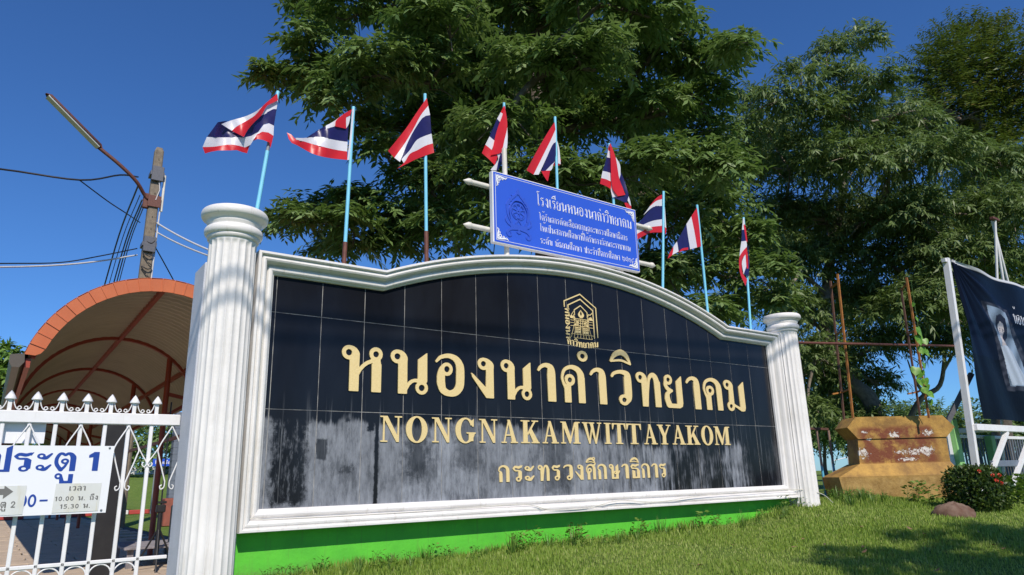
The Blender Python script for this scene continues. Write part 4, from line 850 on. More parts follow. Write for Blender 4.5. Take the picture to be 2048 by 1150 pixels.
m = MB(); m.bbox(-0.40, -0.02, 1.60, 0.40, 0.02, 1.86, 0.01); m.build('board', M['sign_blue'], bs)
for sx in (-0.3, 0.3): m = MB(); m.tube([(sx, 0.04, 0), (sx, 0.04, 1.84)], 0.02, 8); m.build('post', M['grey_pole'], bs)
L, w = text_loops('โรงเรียน', 0.09, 1.5, 0.0, 0.1, 1 / 14); obj('lettering', loops_mesh('lettering', place(L, -w / 2, 1.68), 0.004, M['white_letter']), bs, None, (0, -0.021, 0))

# ------------------------------------------------------------------ utility pole, lamp, wires
PX, PY = 0.89, 14.6
pz = up_to(PX, PY, 297); pole = thing('utility_pole', 'square grey concrete utility pole rising behind the arched roof', 'utility pole', (PX, PY, -1.9)); zb = pz + 1.9
m = MB(); vs = []
for z, w in ((0, 0.17), (zb - 0.10, 0.105), (zb, 0.07)):
    c_ = w * 0.25; vs += [(-w + c_, -w, z), (w - c_, -w, z), (w, -w + c_, z), (w, w - c_, z), (w - c_, w, z), (-w + c_, w, z), (-w, w - c_, z), (-w, -w + c_, z)]
m.add(vs, [(a * 8 + k, a * 8 + (k + 1) % 8, a * 8 + 8 + (k + 1) % 8, a * 8 + 8 + k) for a in range(2) for k in range(8)] + [tuple(range(16, 24))]); m.build('shaft', M['concrete'], pole)
for k in range(9):
    m = MB(); m.lathe([(0.012, 0), (0.012, 0.006), (0.002, 0.007)], n=10); obj('bolt_hole', m.mesh('bolt_hole', M['black']), pole, None, (0.0, -0.128 - 0.002 * k, zb - 0.35 - 0.32 * k), (math.pi / 2, 0, 0))
for zz, nm in ((zb - 0.78, 'clamp_plate'), (zb - 2.70, 'clamp_plate')):
    m = MB(); m.bbox(-0.13, -0.20, zz - 0.20, 0.15, -0.12, zz + 0.20, 0.01); m.box(-0.16, -0.19, zz - 0.05, 0.17, 0.16, zz + 0.05); m.build(nm, M['dark_steel'], pole)
m = MB(); m.tube([(0.20, -0.05, zb - 0.75), (0.20, -0.05, zb - 1.75)], 0.032, 10); m.build('conduit', M['cream'], pole)
m = MB(); m.tube([(0.17, -0.06, zb - 1.6), (0.15, -0.08, zb - 3.0), (0.12, -0.1, zb - 6.5)], 0.02, 8); m.tube([(0.05, -0.14, zb - 0.9), (0.10, -0.15, zb - 1.2), (0.03, -0.16, zb - 1.5)], 0.012, 6); m.build('down_cable', M['white_wire'], pole)
m = MB()
for k in range(7):
    z = zb - 2.5 - 0.34 * k; m.tube(catmull([(0.02, -0.17, z), (0.11, -0.19, z - 0.08), (0.03, -0.20, z - 0.18), (-0.12, -0.18, z - 0.12), (0.0, -0.18, z - 0.3)], 4), 0.014, 5)
m.build('cable_tangle', M['black'], pole)
# lamp arm
def W(u, v, d): return Vector(atD(u, v, d))
dp = float(CR[2] @ (np.array([PX, PY, pz]) - CC)); bp = Vector((PX, PY, up_to(PX, PY, 395)))
lamp = thing('street_lamp', 'rusty bracket arm with a long tube lamp, reaching left from the utility pole', 'street lamp', bp); lo = -bp
ar = [bp + Vector((-0.14, -0.1, -0.1)), W(288, 388, dp - 0.6), W(272, 362, dp - 0.8), W(240, 330, dp - 1.0), W(200, 297, dp - 1.2)]
m = MB(); m.tube(catmull(ar, 5), 0.045, 10); m.build('arm', M['brown_pole'], lamp, lo)
m = MB(); m.bbox(-0.24, -0.10, -0.34, -0.02, 0.02, 0.05, 0.01); m.box(-0.14, -0.16, -0.30, 0.16, -0.12, 0.0); m.build('bracket', M['brown_pole'], lamp)
a_, b_ = W(203, 300, dp - 1.15), W(91, 187, dp - 1.9); dd = (b_ - a_).normalized(); sd_ = dd.cross(Vector((0, 0, 1))).normalized(); up_ = sd_.cross(dd)
m = MB(); NP = 12; vs = []
for k, s in enumerate((0, 0.06, 0.94, 1.0)):
    w = (0.05, 0.125, 0.115, 0.03)[k]
    for q in range(9):
        an = math.pi * q / 8; vs.append(a_.lerp(b_, s) + sd_ * math.cos(an) * w + up_ * (math.sin(an) * w * 0.75))
m.add(vs, [(a * 9 + q, a * 9 + q + 1, a * 9 + 10 + q, a * 9 + 9 + q) for a in range(3) for q in range(8)] + [tuple(range(9)), tuple(range(35, 26, -1))], True)
m.build('hood', M['brown_pole'], lamp, lo)
M['lampglass'] = painted('dusty_diffuser', (0.55, 0.56, 0.55), (0.42, 0.43, 0.42), 0.25, 5, 0)
m = MB(); m.bar(a_.lerp(b_, 0.05) - up_ * 0.012, a_.lerp(b_, 0.955) - up_ * 0.012, 0.19, 0.045, up_); m.build('diffuser', M['lampglass'], lamp, lo)
def wire(label, pts, r, mat, sag=0.0, group=None):
    P = [Vector(p) for p in pts]
    if sag and len(P) == 2: P = [P[0].lerp(P[1], t_) - Vector((0, 0, sag * 4 * t_ * (1 - t_))) for t_ in np.linspace(0, 1, 14)]
    else: P = catmull(P, 5)
    m = MB(); m.tube(P, r, 6); return tag(m.build('overhead_wire', M[mat]), label, 'wire', group)
wire('black wire from the left edge to the upper pole, above the others', [W(-220, 318, 13), W(0, 338, 15), W(160, 360, 16), W(240, 350, 17), W(276, 354, dp - 0.1)], 0.022, 'black')
wire('black wire from the mid-span joint down to the pole', [W(160, 361, 16), W(215, 402, 16.8), W(250, 425, 17.2), W(280, 445, dp)], 0.014, 'black')
wire('black lower wire reaching the pole at its lower clamp', [W(-300, 530, 12), W(0, 527, 15), W(120, 525, 16.4), W(200, 512, 17.3), W(274, 497, dp)], 0.016, 'black')
wire('pale lower wire running just under the black lower wire', [W(-300, 533, 12), W(0, 534, 15), W(120, 530, 16.4), W(200, 522, 17.3), W(274, 510, dp)], 0.022, 'white_wire')
wire('upper white wire from the pole to behind the left column', [W(302, 438, dp), W(425, 503, dp - 4)], 0.022, 'white_wire', 0.05)
wire('lower white wire from the pole to behind the left column', [W(303, 458, dp), W(425, 514, dp - 4)], 0.022, 'white_wire', 0.05)
for k, (u0, v0, u1, v1) in enumerate(((276, 372, 207, 566), (280, 390, 217, 560), (284, 400, 226, 560), (285, 408, 232, 560), (288, 412, 238, 556))):
    wire(('outermost', 'second', 'middle', 'fourth', 'innermost')[k] + ' of the five black wires slanting down from the pole behind the roof', [W(u0, v0, dp - 0.1), W((u0 + u1) / 2 - 3, (v0 + v1) / 2, dp + 3), W(u1 - 8, v1 + 40, dp + 6)], (0.022, 0.012, 0.02, 0.018, 0.014)[k], 'black')
wire('black wire dropping right of the pole onto the roof', [W(302, 480, dp), W(325, 520, dp + 1), W(355, 575, dp + 2)], 0.018, 'black')
# road-side cables over the camera, whose shadows cross the columns
for k, (z, y) in enumerate(((5.10, -5.2), (5.30, -5.25))):
    wire(('lower', 'upper')[k] + ' thick roadside cable strung high in front of the wall', [(-25, y - 1.0, z + 0.8), (25, y + 1.0, z + 0.8)], 0.017, 'black', 0.8)

# ------------------------------------------------------------------ flags
SM = {'r': 'flag_red', 'w': 'flag_white', 'b': 'flag_blue'}
FLAGY = 0.16
def flag(n_, base, top, zoom, strips, label, pole_cols, sleeve=None, yb=FLAGY, lean=0.0, amp=0.020):
    B = Vector(atY(base[0], base[1], yb)); T = Vector(atY(top[0], top[1], yb + lean)); f_ = thing('flag', label, 'flag', B - Vector((0, 0, 0.25)), group='flags standing along the top of the name wall'); off = -(B - Vector((0, 0, 0.25)))
    ax = T - B; lo_ = B - ax.normalized() * 0.25
    segs_ = pole_cols
    for a, b, mt, r in segs_:
        m = MB(); p0 = (lo_ if a == 0 else B + ax * a); m.tube([p0, B + ax * b], r, 10); m.build('pole', M[mt], f_, off)
    m = MB(); ox, oy, s = zoom; order = ['r', 'w', 'b']
    tube_w = 0.014
    hx = top[0]
    for si, (c_, A, Bq, d0) in enumerate(strips):
        n = 14
        def res(Q):
            Q = [np.array(q, float) for q in Q]; C_ = catmull(Q, 8) if len(Q) > 2 else [Q[0] + (Q[-1] - Q[0]) * t_ for t_ in np.linspace(0, 1, 9)]
            C_ = np.array(C_); L = np.r_[0, np.cumsum(np.hypot(*np.diff(C_, axis=0).T))]; tt = np.linspace(0, L[-1], n)
            return np.stack([np.interp(tt, L, C_[:, 0]), np.interp(tt, L, C_[:, 1])], 1)
        a, b = res(A), res(Bq); V = []
        for i in range(n):
            for j in range(4):
                p = a[i] + (b[i] - a[i]) * j / 3; u, v = ox + p[0] / s, oy + p[1] / s
                q = Vector(atY(u, v, yb)); hd = abs(u - hx) / 150.0
                dy = amp * min(1, hd * 2.2) * (math.sin(u * 0.10 + v * 0.045 + n_) + 0.5 * math.sin(u * 0.21 - v * 0.09 + 2 * n_)) - 0.03 * min(1, hd * 3)
                V.append(Vector(atY(u, v, yb + dy + d0 - tube_w)))
        m.cur = order.index(c_)
        m.add(V, [(i * 4 + j, i * 4 + j + 1, i * 4 + 5 + j, i * 4 + 4 + j) for i in range(n - 1) for j in range(3)], True)
    m.build('cloth', [M[SM[q]] for q in order], f_, off)
    return f_
ZA, ZB, ZC = (400, 170, 6.206), (760, 180, 5.389), (1180, 270, 3.594)
e1 = [(968, 190), (890, 228), (825, 265), (765, 372), (680, 455), (590, 560), (545, 645)]
r1a = [(958, 106), (870, 180), (775, 265), (690, 370), (570, 450), (455, 515), (395, 568)]
b1 = [(545, 650), (640, 630), (690, 600), (735, 570), (780, 500), (850, 475), (918, 505)]
w1 = [(85, 645), (200, 650), (320, 650), (430, 648), (545, 650), (640, 630), (690, 600), (735, 570), (780, 500), (850, 475), (918, 505)]
w1b = [(32, 770), (180, 765), (340, 740), (450, 745), (560, 775), (625, 745), (665, 680), (710, 610), (780, 578), (850, 590), (912, 630)]
flag(1, (514, 419), (556, 183), ZA, [('r', r1a, e1, -0.02), ('w', [(775, 265), (690, 330), (560, 390), (400, 435), (265, 485)], [(775, 265), (690, 370), (570, 450), (455, 515), (395, 568)], -0.018),
     ('w', [(968, 190), (925, 210), (880, 235), (815, 285), (765, 372)], [(950, 300), (905, 300), (850, 335), (800, 365), (765, 376)], 0), ('b', [(950, 300), (905, 300), (840, 335), (765, 374), (680, 455), (590, 560), (545, 648)], b1[::-1], 0),
     ('b', [(220, 462), (265, 487), (395, 568), (470, 605), (545, 648)], [(88, 642), (200, 650), (320, 650), (430, 648), (545, 652)], 0), ('b', [(350, 442), (290, 450), (220, 462)], [(265, 487), (245, 478), (220, 462)], 0.01),
     ('w', w1, w1b, 0), ('r', w1b, [(62, 850), (200, 815), (370, 812), (490, 810), (570, 865), (605, 780), (655, 690), (730, 668), (820, 695), (880, 730), (875, 785)], 0)],
     'Thai flag with folded top corner, flying behind the left column capital', [(0, 0.48, 'light_blue', 0.013), (0.48, 0.76, 'grey_pole', 0.011), (0.76, 1.0, 'light_blue', 0.012)], yb=0.0)
e2 = [(1845, 485), (1815, 540), (1690, 515), (1565, 542), (1430, 585), (1325, 652)]; e3 = [(1832, 705), (1750, 695), (1640, 675), (1550, 650), (1460, 642), (1325, 655)]
w2a = [(1832, 705), (1750, 695), (1640, 675), (1550, 650), (1450, 642), (1325, 655), (1250, 658), (1185, 655)]; w2b = [(1828, 825), (1720, 810), (1600, 785), (1480, 755), (1370, 725), (1290, 700), (1230, 690), (1195, 680)]
flag(2, (688, 526), (707, 214), ZA, [('r', [(1888, 300), (1830, 332), (1775, 365)], [(1866, 375), (1840, 388), (1812, 400)], 0), ('r', [(1775, 365), (1690, 440), (1678, 512)], [(1815, 395), (1812, 470), (1815, 543)], -0.012),
     ('w', [(1775, 365), (1660, 450), (1560, 507)], [(1742, 430), (1685, 505), (1565, 545)], 0), ('b', [(1560, 507), (1500, 540), (1430, 580)], [(1562, 545), (1500, 565), (1430, 585)], 0.004),
     ('w', [(1866, 375), (1860, 430), (1846, 487)], [(1812, 398), (1813, 470), (1815, 540)], 0.003), ('b', e2, e3, 0), ('w', w2a, w2b, 0),
     ('r', [(1828, 825), (1720, 810), (1600, 785), (1480, 755), (1370, 725), (1290, 700), (1190, 672), (1130, 612), (1075, 590)], [(1828, 930), (1720, 920), (1600, 905), (1480, 880), (1370, 840), (1280, 790), (1190, 740), (1115, 700), (1085, 602)], 0), ('w', [(1892, 295), (1862, 620), (1828, 930)], [(1912, 295), (1885, 620), (1852, 930)], -0.004)],
     'Thai flag streaming left to a narrow red point, second from left', [(0, 0.125, 'brown_pole', 0.016), (0.125, 1.0, 'light_blue', 0.013)])
f3 = [[(505, 85), (400, 235), (290, 400), (180, 540), (85, 655)], [(520, 170), (440, 270), (360, 420), (270, 570), (155, 730)], [(540, 270), (470, 290), (400, 380), (310, 540), (215, 775)], [(555, 470), (470, 500), (390, 545), (320, 650), (230, 745)], [(570, 575), (490, 600), (400, 650), (320, 690), (260, 795)], [(583, 675), (480, 710), (380, 750), (280, 800), (178, 850)]]
flag(3, (853, 521), (850, 188), ZB, [(c, f3[i], f3[i + 1], 0) for i, c in enumerate('rwbwr')], 'Thai flag fanned downward in front of dark leaves, third from the left', [(0, 0.165, 'brown_pole', 0.017), (0.165, 1.0, 'light_blue', 0.013)])
q4 = [(1335, 170), (1300, 240), (1262, 310), (1180, 500), (1135, 590), (1098, 680)]; k4 = [(1338, 172), (1325, 255), (1300, 352), (1240, 550), (1205, 645), (1190, 700)]
flag(4, (1013, 520), (1008, 206), ZB, [(c, [q4[i], k4[i]], [q4[i + 1], k4[i + 1]], 0) for i, c in enumerate('rwbw')] + [('r', [(1135, 590), (1205, 645), (1270, 712)], [(1098, 680), (1170, 742), (1238, 812)], 0),
     ('r', [(1335, 170), (1320, 270), (1290, 350), (1250, 470), (1210, 650), (1195, 700)], [(1345, 175), (1365, 290), (1372, 400), (1345, 520), (1310, 670), (1270, 690)], -0.014), ('w', [(1372, 400), (1345, 520), (1305, 680)], [(1376, 500), (1372, 600), (1355, 700)], -0.008),
     ('w', [(1265, 692), (1270, 760), (1190, 862)], [(1300, 686), (1282, 740), (1258, 868)], -0.004), ('b', [(1300, 686), (1282, 740), (1256, 865)], [(1350, 690), (1322, 760), (1268, 872)], -0.008)],
     'furled Thai flag hanging just above the top left corner of the blue sign', [(0, 1.0, 'light_blue', 0.012)], yb=0.22)
f5 = [[(1880, 345), (1800, 470), (1700, 640), (1580, 865)], [(1892, 425), (1840, 540), (1760, 700), (1655, 912)], [(1896, 560), (1850, 600), (1790, 740), (1735, 870)]]
flag(5, (1119, 520), (1110, 234), ZB, [('r', f5[0], f5[1], 0), ('w', f5[1], [(1896, 560), (1860, 590), (1800, 720), (1710, 912)], 0), ('b', [(1896, 560), (1860, 590), (1800, 720), (1738, 872)], [(1896, 700), (1880, 770), (1850, 800), (1785, 868)], -0.003),
     ('w', [(1885, 770), (1850, 800), (1785, 868)], [(1868, 800), (1855, 850), (1832, 872)], 0), ('r', [(1735, 868), (1780, 868), (1834, 868)], [(1765, 925), (1805, 982), (1815, 960)], 0), ('w', [(1905, 540), (1915, 640), (1918, 790)], [(1915, 560), (1935, 650), (1948, 800)], 0.03), ('r', [(1880, 740), (1910, 750), (1950, 745)], [(1868, 815), (1910, 815), (1946, 806)], 0.035)],
     'Thai flag sloping down to the left above the upper edge of the blue sign', [(0, 1.0, 'light_blue', 0.013)], yb=0.24)
flag(6, (1236, 520), (1218, 287), ZC, [('r', [(140, 66), (143, 90), (146, 116)], [(136, 70), (133, 92), (130, 112)], 0), ('w', [(130, 110), (138, 113), (146, 116)], [(121, 160), (135, 163), (149, 166)], 0), ('b', [(121, 160), (135, 163), (149, 166)], [(91, 258), (120, 264), (151, 274)], 0),
     ('w', [(91, 258), (120, 264), (151, 274)], [(80, 309), (115, 318), (154, 336)], 0), ('r', [(80, 309), (115, 318), (154, 336)], [(72, 350), (110, 365), (150, 389)], 0), ('w', [(154, 336), (150, 395), (162, 450)], [(166, 388), (180, 418), (202, 440)], 0),
     ('r', [(142, 65), (148, 165), (152, 300), (165, 390), (202, 440)], [(147, 60), (185, 165), (210, 312), (232, 370), (254, 430)], -0.016), ('w', [(185, 162), (195, 240), (211, 316)], [(187, 160), (216, 215), (220, 284)], -0.006),
     ('b', [(220, 268), (213, 318), (235, 380), (254, 430), (165, 446)], [(224, 272), (248, 330), (268, 395), (277, 440), (262, 490)], -0.004), ('w', [(277, 440), (288, 470), (296, 512)], [(270, 470), (280, 490), (293, 518)], -0.006), ('r', [(247, 488), (268, 488), (297, 512)], [(258, 515), (276, 540), (294, 575)], -0.008)],
     'folded Thai flag drooping over the top right corner of the blue sign', [(0, 1.0, 'light_blue', 0.013)], yb=0.20)
f7 = [[(518, 427), (480, 450), (435, 502)], [(518, 460), (475, 475), (430, 512)], [(518, 510), (450, 520), (385, 572)], [(518, 605), (440, 620), (338, 665)], [(518, 652), (430, 665), (335, 712)], [(518, 700), (430, 705), (342, 750)]]
f7[2] = [(518, 510), (450, 520), (345, 640)]; f7b = [(518, 510), (450, 520), (383, 577)]
flag(7, (1325, 640), (1327, 383), ZC, [('r', f7[0], f7[1], 0), ('w', f7[1], f7b, 0), ('b', f7[2], f7[3], 0), ('w', f7[3], f7[4], 0), ('r', f7[4], f7[5], 0), ('w', [(530, 500), (535, 580), (537, 660)], [(538, 520), (543, 590), (548, 670)], 0.03), ('r', [(537, 655), (538, 680), (540, 712)], [(548, 660), (548, 690), (544, 712)], 0.03)],
     'Thai flag blowing left just beyond the right edge of the blue sign', [(0, 1.0, 'light_blue', 0.013)], amp=0.014)
f8 = [[(768, 522), (785, 650), (798, 800)], [(728, 585), (750, 690), (770, 808)], [(693, 640), (705, 730), (720, 822)], [(625, 765), (630, 790), (637, 838)], [(600, 800), (598, 830), (592, 862)], [(588, 822), (572, 850), (558, 890)]]
flag(8, (1422, 690), (1394, 410), ZC, [(c, f8[i], f8[i + 1], 0) for i, c in enumerate('rwbwr')] + [('r', [(640, 836), (665, 815), (705, 808)], [(638, 845), (665, 832), (706, 824)], -0.006)], 'Thai flag on a leaning pole, red stripe at the pole, second from right', [(0, 1.0, 'light_blue', 0.013)], amp=0.014)
flag(9, (1504, 700), (1487, 435), ZC, [('w', [(1100, 598), (1096, 640), (1092, 682)], [(1108, 598), (1112, 640), (1116, 680)], 0), ('r', [(1112, 640), (1122, 680), (1132, 770)], [(1104, 650), (1112, 700), (1122, 765)], -0.002), ('b', [(1092, 680), (1090, 740), (1083, 800)], [(1114, 682), (1118, 730), (1122, 765)], 0), ('w', [(1088, 765), (1080, 820), (1074, 870)], [(1124, 760), (1128, 790), (1126, 812)], -0.003),
     ('r', [(1126, 805), (1095, 840), (1072, 890), (1078, 990), (1118, 1085)], [(1130, 840), (1108, 870), (1092, 900), (1095, 985), (1130, 1040)], -0.006), ('w', [(1108, 868), (1092, 920), (1104, 1000)], [(1130, 850), (1134, 920), (1128, 1000)], -0.002), ('r', [(1118, 850), (1122, 900), (1126, 960)], [(1132, 840), (1136, 900), (1138, 960)], -0.005), ('b', [(1132, 800), (1136, 900), (1105, 1000)], [(1138, 800), (1145, 930), (1140, 1015)], -0.004)],
     'narrow furled Thai flag on the rightmost pole', [(0, 1.0, 'light_blue', 0.013)], amp=0.008)

# ------------------------------------------------------------------ blue sign above the wall
SY = 0.03
sg = thing('award_sign', 'bright blue school award sign with white Thai text and a relief seal above the wall', 'sign', (2.2, 0.1, 0.55)); so_ = Vector((-2.2, -0.1, -0.55))
a_ = [atY(983, 343, SY), atY(1273, 418, SY), atY(1278, 542, SY), atY(988, 487, SY)]
X0, X1 = (a_[0][0] + a_[3][0]) / 2, (a_[1][0] + a_[2][0]) / 2; Zt, Zb = (a_[0][2] + a_[1][2]) / 2, (a_[2][2] + a_[3][2]) / 2
m = MB(); m.bbox(X0, SY, Zb, X1, SY + 0.045, Zt, 0.004); m.build('frame', M['white_metal'], sg, so_)
m = MB(); m.box(X0 + 0.010, SY - 0.003, Zb + 0.010, X1 - 0.010, SY - 0.0005, Zt - 0.010); m.build('panel', M['sign_blue'], sg, so_)
m = MB(); q = 0.026; w_ = 0.0035; yy = SY - 0.0045
for b4 in ((X0 + q, Zb + q, X1 - q, Zb + q + w_), (X0 + q, Zt - q - w_, X1 - q, Zt - q), (X0 + q, Zb + q + w_, X0 + q + w_, Zt - q - w_), (X1 - q - w_, Zb + q + w_, X1 - q, Zt - q - w_)): m.box(b4[0], yy, b4[1], b4[2], yy + 0.001, b4[3])
m.build('border_line', M['sign_white'], sg, so_)
for cx_, cz_, sx, sz in ((X0 + 0.03, Zt - 0.03, 1, -1), (X1 - 0.03, Zt - 0.03, -1, -1), (X0 + 0.03, Zb + 0.03, 1, 1), (X1 - 0.03, Zb + 0.03, -1, 1)):
    pr = [('C', [(0.01, 0.01), (0.05, 0.012), (0.09, 0.018), (0.115, 0.008)], [0.012, 0.014, 0.012, 0.005]), ('C', [(0.01, 0.01), (0.012, 0.05), (0.018, 0.08), (0.008, 0.10)], [0.012, 0.014, 0.012, 0.005]), ('R', 0.034, 0.034, 0.016, 0.008), ('R', 0.068, 0.028, 0.010, 0.005), ('R', 0.028, 0.062, 0.010, 0.005), ('R', 0.098, 0.020, 0.008, 0.004), ('R', 0.018, 0.086, 0.008, 0.004)]
    X, Z = np.meshgrid(np.arange(-.01, .14, 1 / 450), np.arange(-.01, .13, 1 / 450)); F = glyph_field(pr, X, Z); F[F == 0] = 1e-9
    Ls = [simplify(l, 0.0008) for l in contours(F, -.01, -.01, 1 / 450)]; Ls = [[(cx_ + sx * p[0], cz_ + sz * p[1]) for p in l] for l in Ls]
    m_ = loops_mesh('corner_ornament', Ls, 0.002, M['sign_white']); obj('corner_ornament', m_, sg, None, Vector((0, SY - 0.0048, 0)) + so_)
SW, SH = X1 - X0, Zt - Zb
def s_at(u, v): p = atY(u, v, SY); return p[0], p[2]
lines = [('โรงเรียนหนองนาคำวิทยาคม', (1073, 402), (1262, 450), 0.088), ('ได้รับการคัดเลือกตามกระทรวงศึกษาธิการ', (1078, 438), (1254, 475), 0.050), ('ให้เป็นสถานศึกษาที่ได้รับรางวัลพระราชทาน', (1079, 460), (1260, 496), 0.050), ('ระดับ มัธยมศึกษา ประจำปีการศึกษา ๒๕๓๔', (1080, 485), (1267, 519), 0.050)]
for s, p0, p1, H_ in lines:
    L, w = text_loops(s, H_, 1.0, 0.034, 0.10, 1 / 44); xa, za = s_at(*p0); xb, zb_ = s_at(*p1); k = (xb - xa) / w; zbase = (za + zb_) / 2 - H_ * 0.5
    L = [[(xa + x * k, zbase + z) for x, z in l] for l in L]; obj('text_line', loops_mesh('text_line', L, 0.003, M['white_letter']), sg, None, Vector((0, SY - 0.0032, 0)) + so_)['kind'] = 'stuff'
# relief seal: wheel in an ornate flame arch on a scrolled stand
cxs, czs = s_at(1036, 428); SK = 0.84 
def relief(name, prims, depth, mat, h=1 / 320):
    xs_ = [q[0] for p in prims if p[0] in 'LCQ' for q in p[1]] + [p[1] + s * p[3] for p in prims if p[0] in 'RE' for s in (-1, 1)]; zs_ = [q[1] for p in prims if p[0] in 'LCQ' for q in p[1]] + [p[2] + s * p[3] for p in prims if p[0] in 'RE' for s in (-1, 1)]
    X, Z = np.meshgrid(np.arange(min(xs_) - .02, max(xs_) + .02, h), np.arange(min(zs_) - .02, max(zs_) + .02, h)); F = glyph_field(prims, X, Z); F[F == 0] = 1e-9
    Ls = [simplify(l, h * 0.35) for l in contours(F, min(xs_) - .02, min(zs_) - .02, h)]; Ls = [[(cxs + p[0] * SK, czs + p[1] * SK) for p in l] for l in Ls]
    return obj(name, loops_mesh(name, Ls, depth, mat), sg, None, Vector((0, SY - 0.0032, 0)) + so_)
rw = 0.088
relief('wheel', [('L', [(q * math.cos(a), 0.02 + q * math.sin(a)) for a in np.linspace(0, 2 * math.pi, 33)], [w_] * 33) for q, w_ in ((rw - 0.004, 0.011), (rw - 0.018, 0.005), (0.017, 0.014))] + [('L', [(0.02 * math.cos(a), 0.02 + 0.02 * math.sin(a)), ((rw - 0.012) * math.cos(a), 0.02 + (rw - 0.012) * math.sin(a))], [0.006, 0.013]) for a in [k * math.pi / 4 + 0.39 for k in range(8)]], 0.005, M['sign_blue_shaded'])
orn = []
for sx in (-1, 1):
    orn += [('C', [(0, 0.235), (sx * 0.03, 0.19), (sx * 0.075, 0.15), (sx * 0.125, 0.09), (sx * 0.135, 0.02), (sx * 0.12, -0.05), (sx * 0.085, -0.11)], [0.008, 0.022, 0.026, 0.030, 0.026, 0.022, 0.02]),
            ('C', [(sx * 0.145, -0.05), (sx * 0.155, -0.09), (sx * 0.12, -0.13)], [0.012, 0.02, 0.02])]
    orn += [('L', [(sx * (0.06 + 0.022 * k), 0.165 - 0.04 * k), (sx * (0.085 + 0.022 * k), 0.185 - 0.038 * k)], [0.014, 0.003]) for k in range(4)]
    orn += [('C', [(0, -0.155), (sx * 0.05, -0.165), (sx * 0.10, -0.175), (sx * 0.14, -0.215), (sx * 0.12, -0.25), (sx * 0.09, -0.235), (sx * 0.10, -0.21)], [0.03, 0.028, 0.028, 0.026, 0.02, 0.014, 0.01])]
orn += [('Q', [(0, 0.27), (-0.018, 0.23), (0, 0.19), (0.018, 0.23)]), ('Q', [(-0.12, -0.12), (0.12, -0.12), (0.10, -0.155), (-0.10, -0.155)]), ('C', [(-0.035, -0.11), (0, -0.07), (0.035, -0.11)], [0.018] * 3), ('Q', [(0, -0.165), (-0.03, -0.20), (0, -0.215), (0.03, -0.20)])]
relief('seal_surround', orn, 0.005, M['sign_blue_shaded'])
relief('inner_arch', [('C', [(-0.10, -0.07), (-0.108, 0.03), (-0.06, 0.115), (0, 0.135), (0.06, 0.115), (0.108, 0.03), (0.10, -0.07)], [0.009] * 7)], 0.010, M['sign_blue_shaded'])
# posts and cross tubes behind the board
for u in (1013, 1238):
    x = atY(u, 480, 0.10)[0]; m = MB(); m.tube([(x, 0.10, 0.45), (x, 0.10, Zt + (0.27 if u == 1013 else -0.05))], 0.022, 12); m.build('post', M['cream'], sg, so_)
for vL in ((930, 361), (930, 449)):
    z = atY(vL[0], vL[1], 0.10)[2]; xl = atY(vL[0] + 8, vL[1], 0.10)[0]; xr = X1 + 0.22; m = MB(); m.tube([(xl + 0.02, 0.10, z), (xr, 0.10, z)], 0.021, 12)
    for xe, s in ((xl + 0.02, -1), (xr, 1)): m.tube([(xe, 0.10, z), (xe + s * 0.006, 0.10, z), (xe + s * 0.03, 0.10, z), (xe + s * 0.075, 0.10, z)], [0.021, 0.027, 0.027, 0.002], 12)
    m.build('cross_tube', M['cream'], sg, so_)
# ------------------------------------------------------------------ pedestal, rods, billboard, low fence on the right
t = NT('peeling_ochre_paint'); co = t.coord('Object'); x, y, z = t.sep(co)
c = t.mix(t.ramp(t.noise(co, 4, 8, 0.7), [(0.36, 0.0), (0.60, 1.0)]), (0.50, 0.29, 0.06), (0.24, 0.13, 0.03))
up = t.step(z, 0.42, 0.50)
c = t.mix(t.math('MULTIPLY', t.step(z, 0.36, 0.28), 0.75), c, t.mix(t.ramp(t.noise(co, 7, 6, 0.7), [(0.35, 0.0), (0.6, 1.0)]), (0.45, 0.30, 0.10), (0.21, 0.125, 0.03)))
rust = t.ramp(t.noise(t.mapping(co, (1, 1, 1), (3, 0, 1)), 6.5, 7, 0.72), [(0.40, 0.0), (0.54, 1.0)]); band = t.math('MULTIPLY', t.step(x, 0.30, 0.45), t.step(x, 1.36, 1.20))
hb = t.math('MULTIPLY', t.step(z, 0.46, 0.50), t.step(z, 0.93, 0.86))
c = t.mix(t.math('MULTIPLY', t.math('MULTIPLY', rust, band), hb), c, (0.17, 0.045, 0.015))
pn = t.math('MULTIPLY', t.math('SUBTRACT', t.noise(co, 30, 7, 0.8), 0.5), 5.5); tot = None
for ex, ez, rx_, rz_ in ((0.40, 0.595, 0.10, 0.085), (0.95, 0.60, 0.20, 0.05), (1.15, 0.615, 0.12, 0.075), (0.92, 0.52, 0.14, 0.03), (0.80, 0.80, 0.09, 0.05), (0.45, 0.84, 0.05, 0.02), (1.20, 0.815, 0.09, 0.045), (0.50, 0.755, 0.05, 0.018)):
    d = t.math('ADD', t.math('POWER', t.math('DIVIDE', t.math('SUBTRACT', x, ex), rx_), 2.0), t.math('POWER', t.math('DIVIDE', t.math('SUBTRACT', z, ez), rz_), 2.0))
    mk = t.step(t.math('ADD', d, pn), 0.36, 0.28); tot = mk if tot is None else t.math('MAXIMUM', tot, mk)
tot = t.math('MULTIPLY', tot, t.step(y, 0.16, 0.12)); c = t.mix(tot, c, (0.66, 0.62, 0.56))
c = t.mix(t.ramp(t.noise(co, 45, 4, 0.8), [(0.66, 0.0), (0.75, 0.8)]), c, (0.10, 0.05, 0.02))
t.set(c, 0.75); t.bump(t.math('ADD', t.noise(co, 25, 6, 0.7), t.math('MULTIPLY', tot, -0.4)), 0.7, 0.01); M['ochre'] = t.m
PD = 8.0; pu = np.array([CR[0][0], CR[0][1], 0]); pu /= np.linalg.norm(pu)
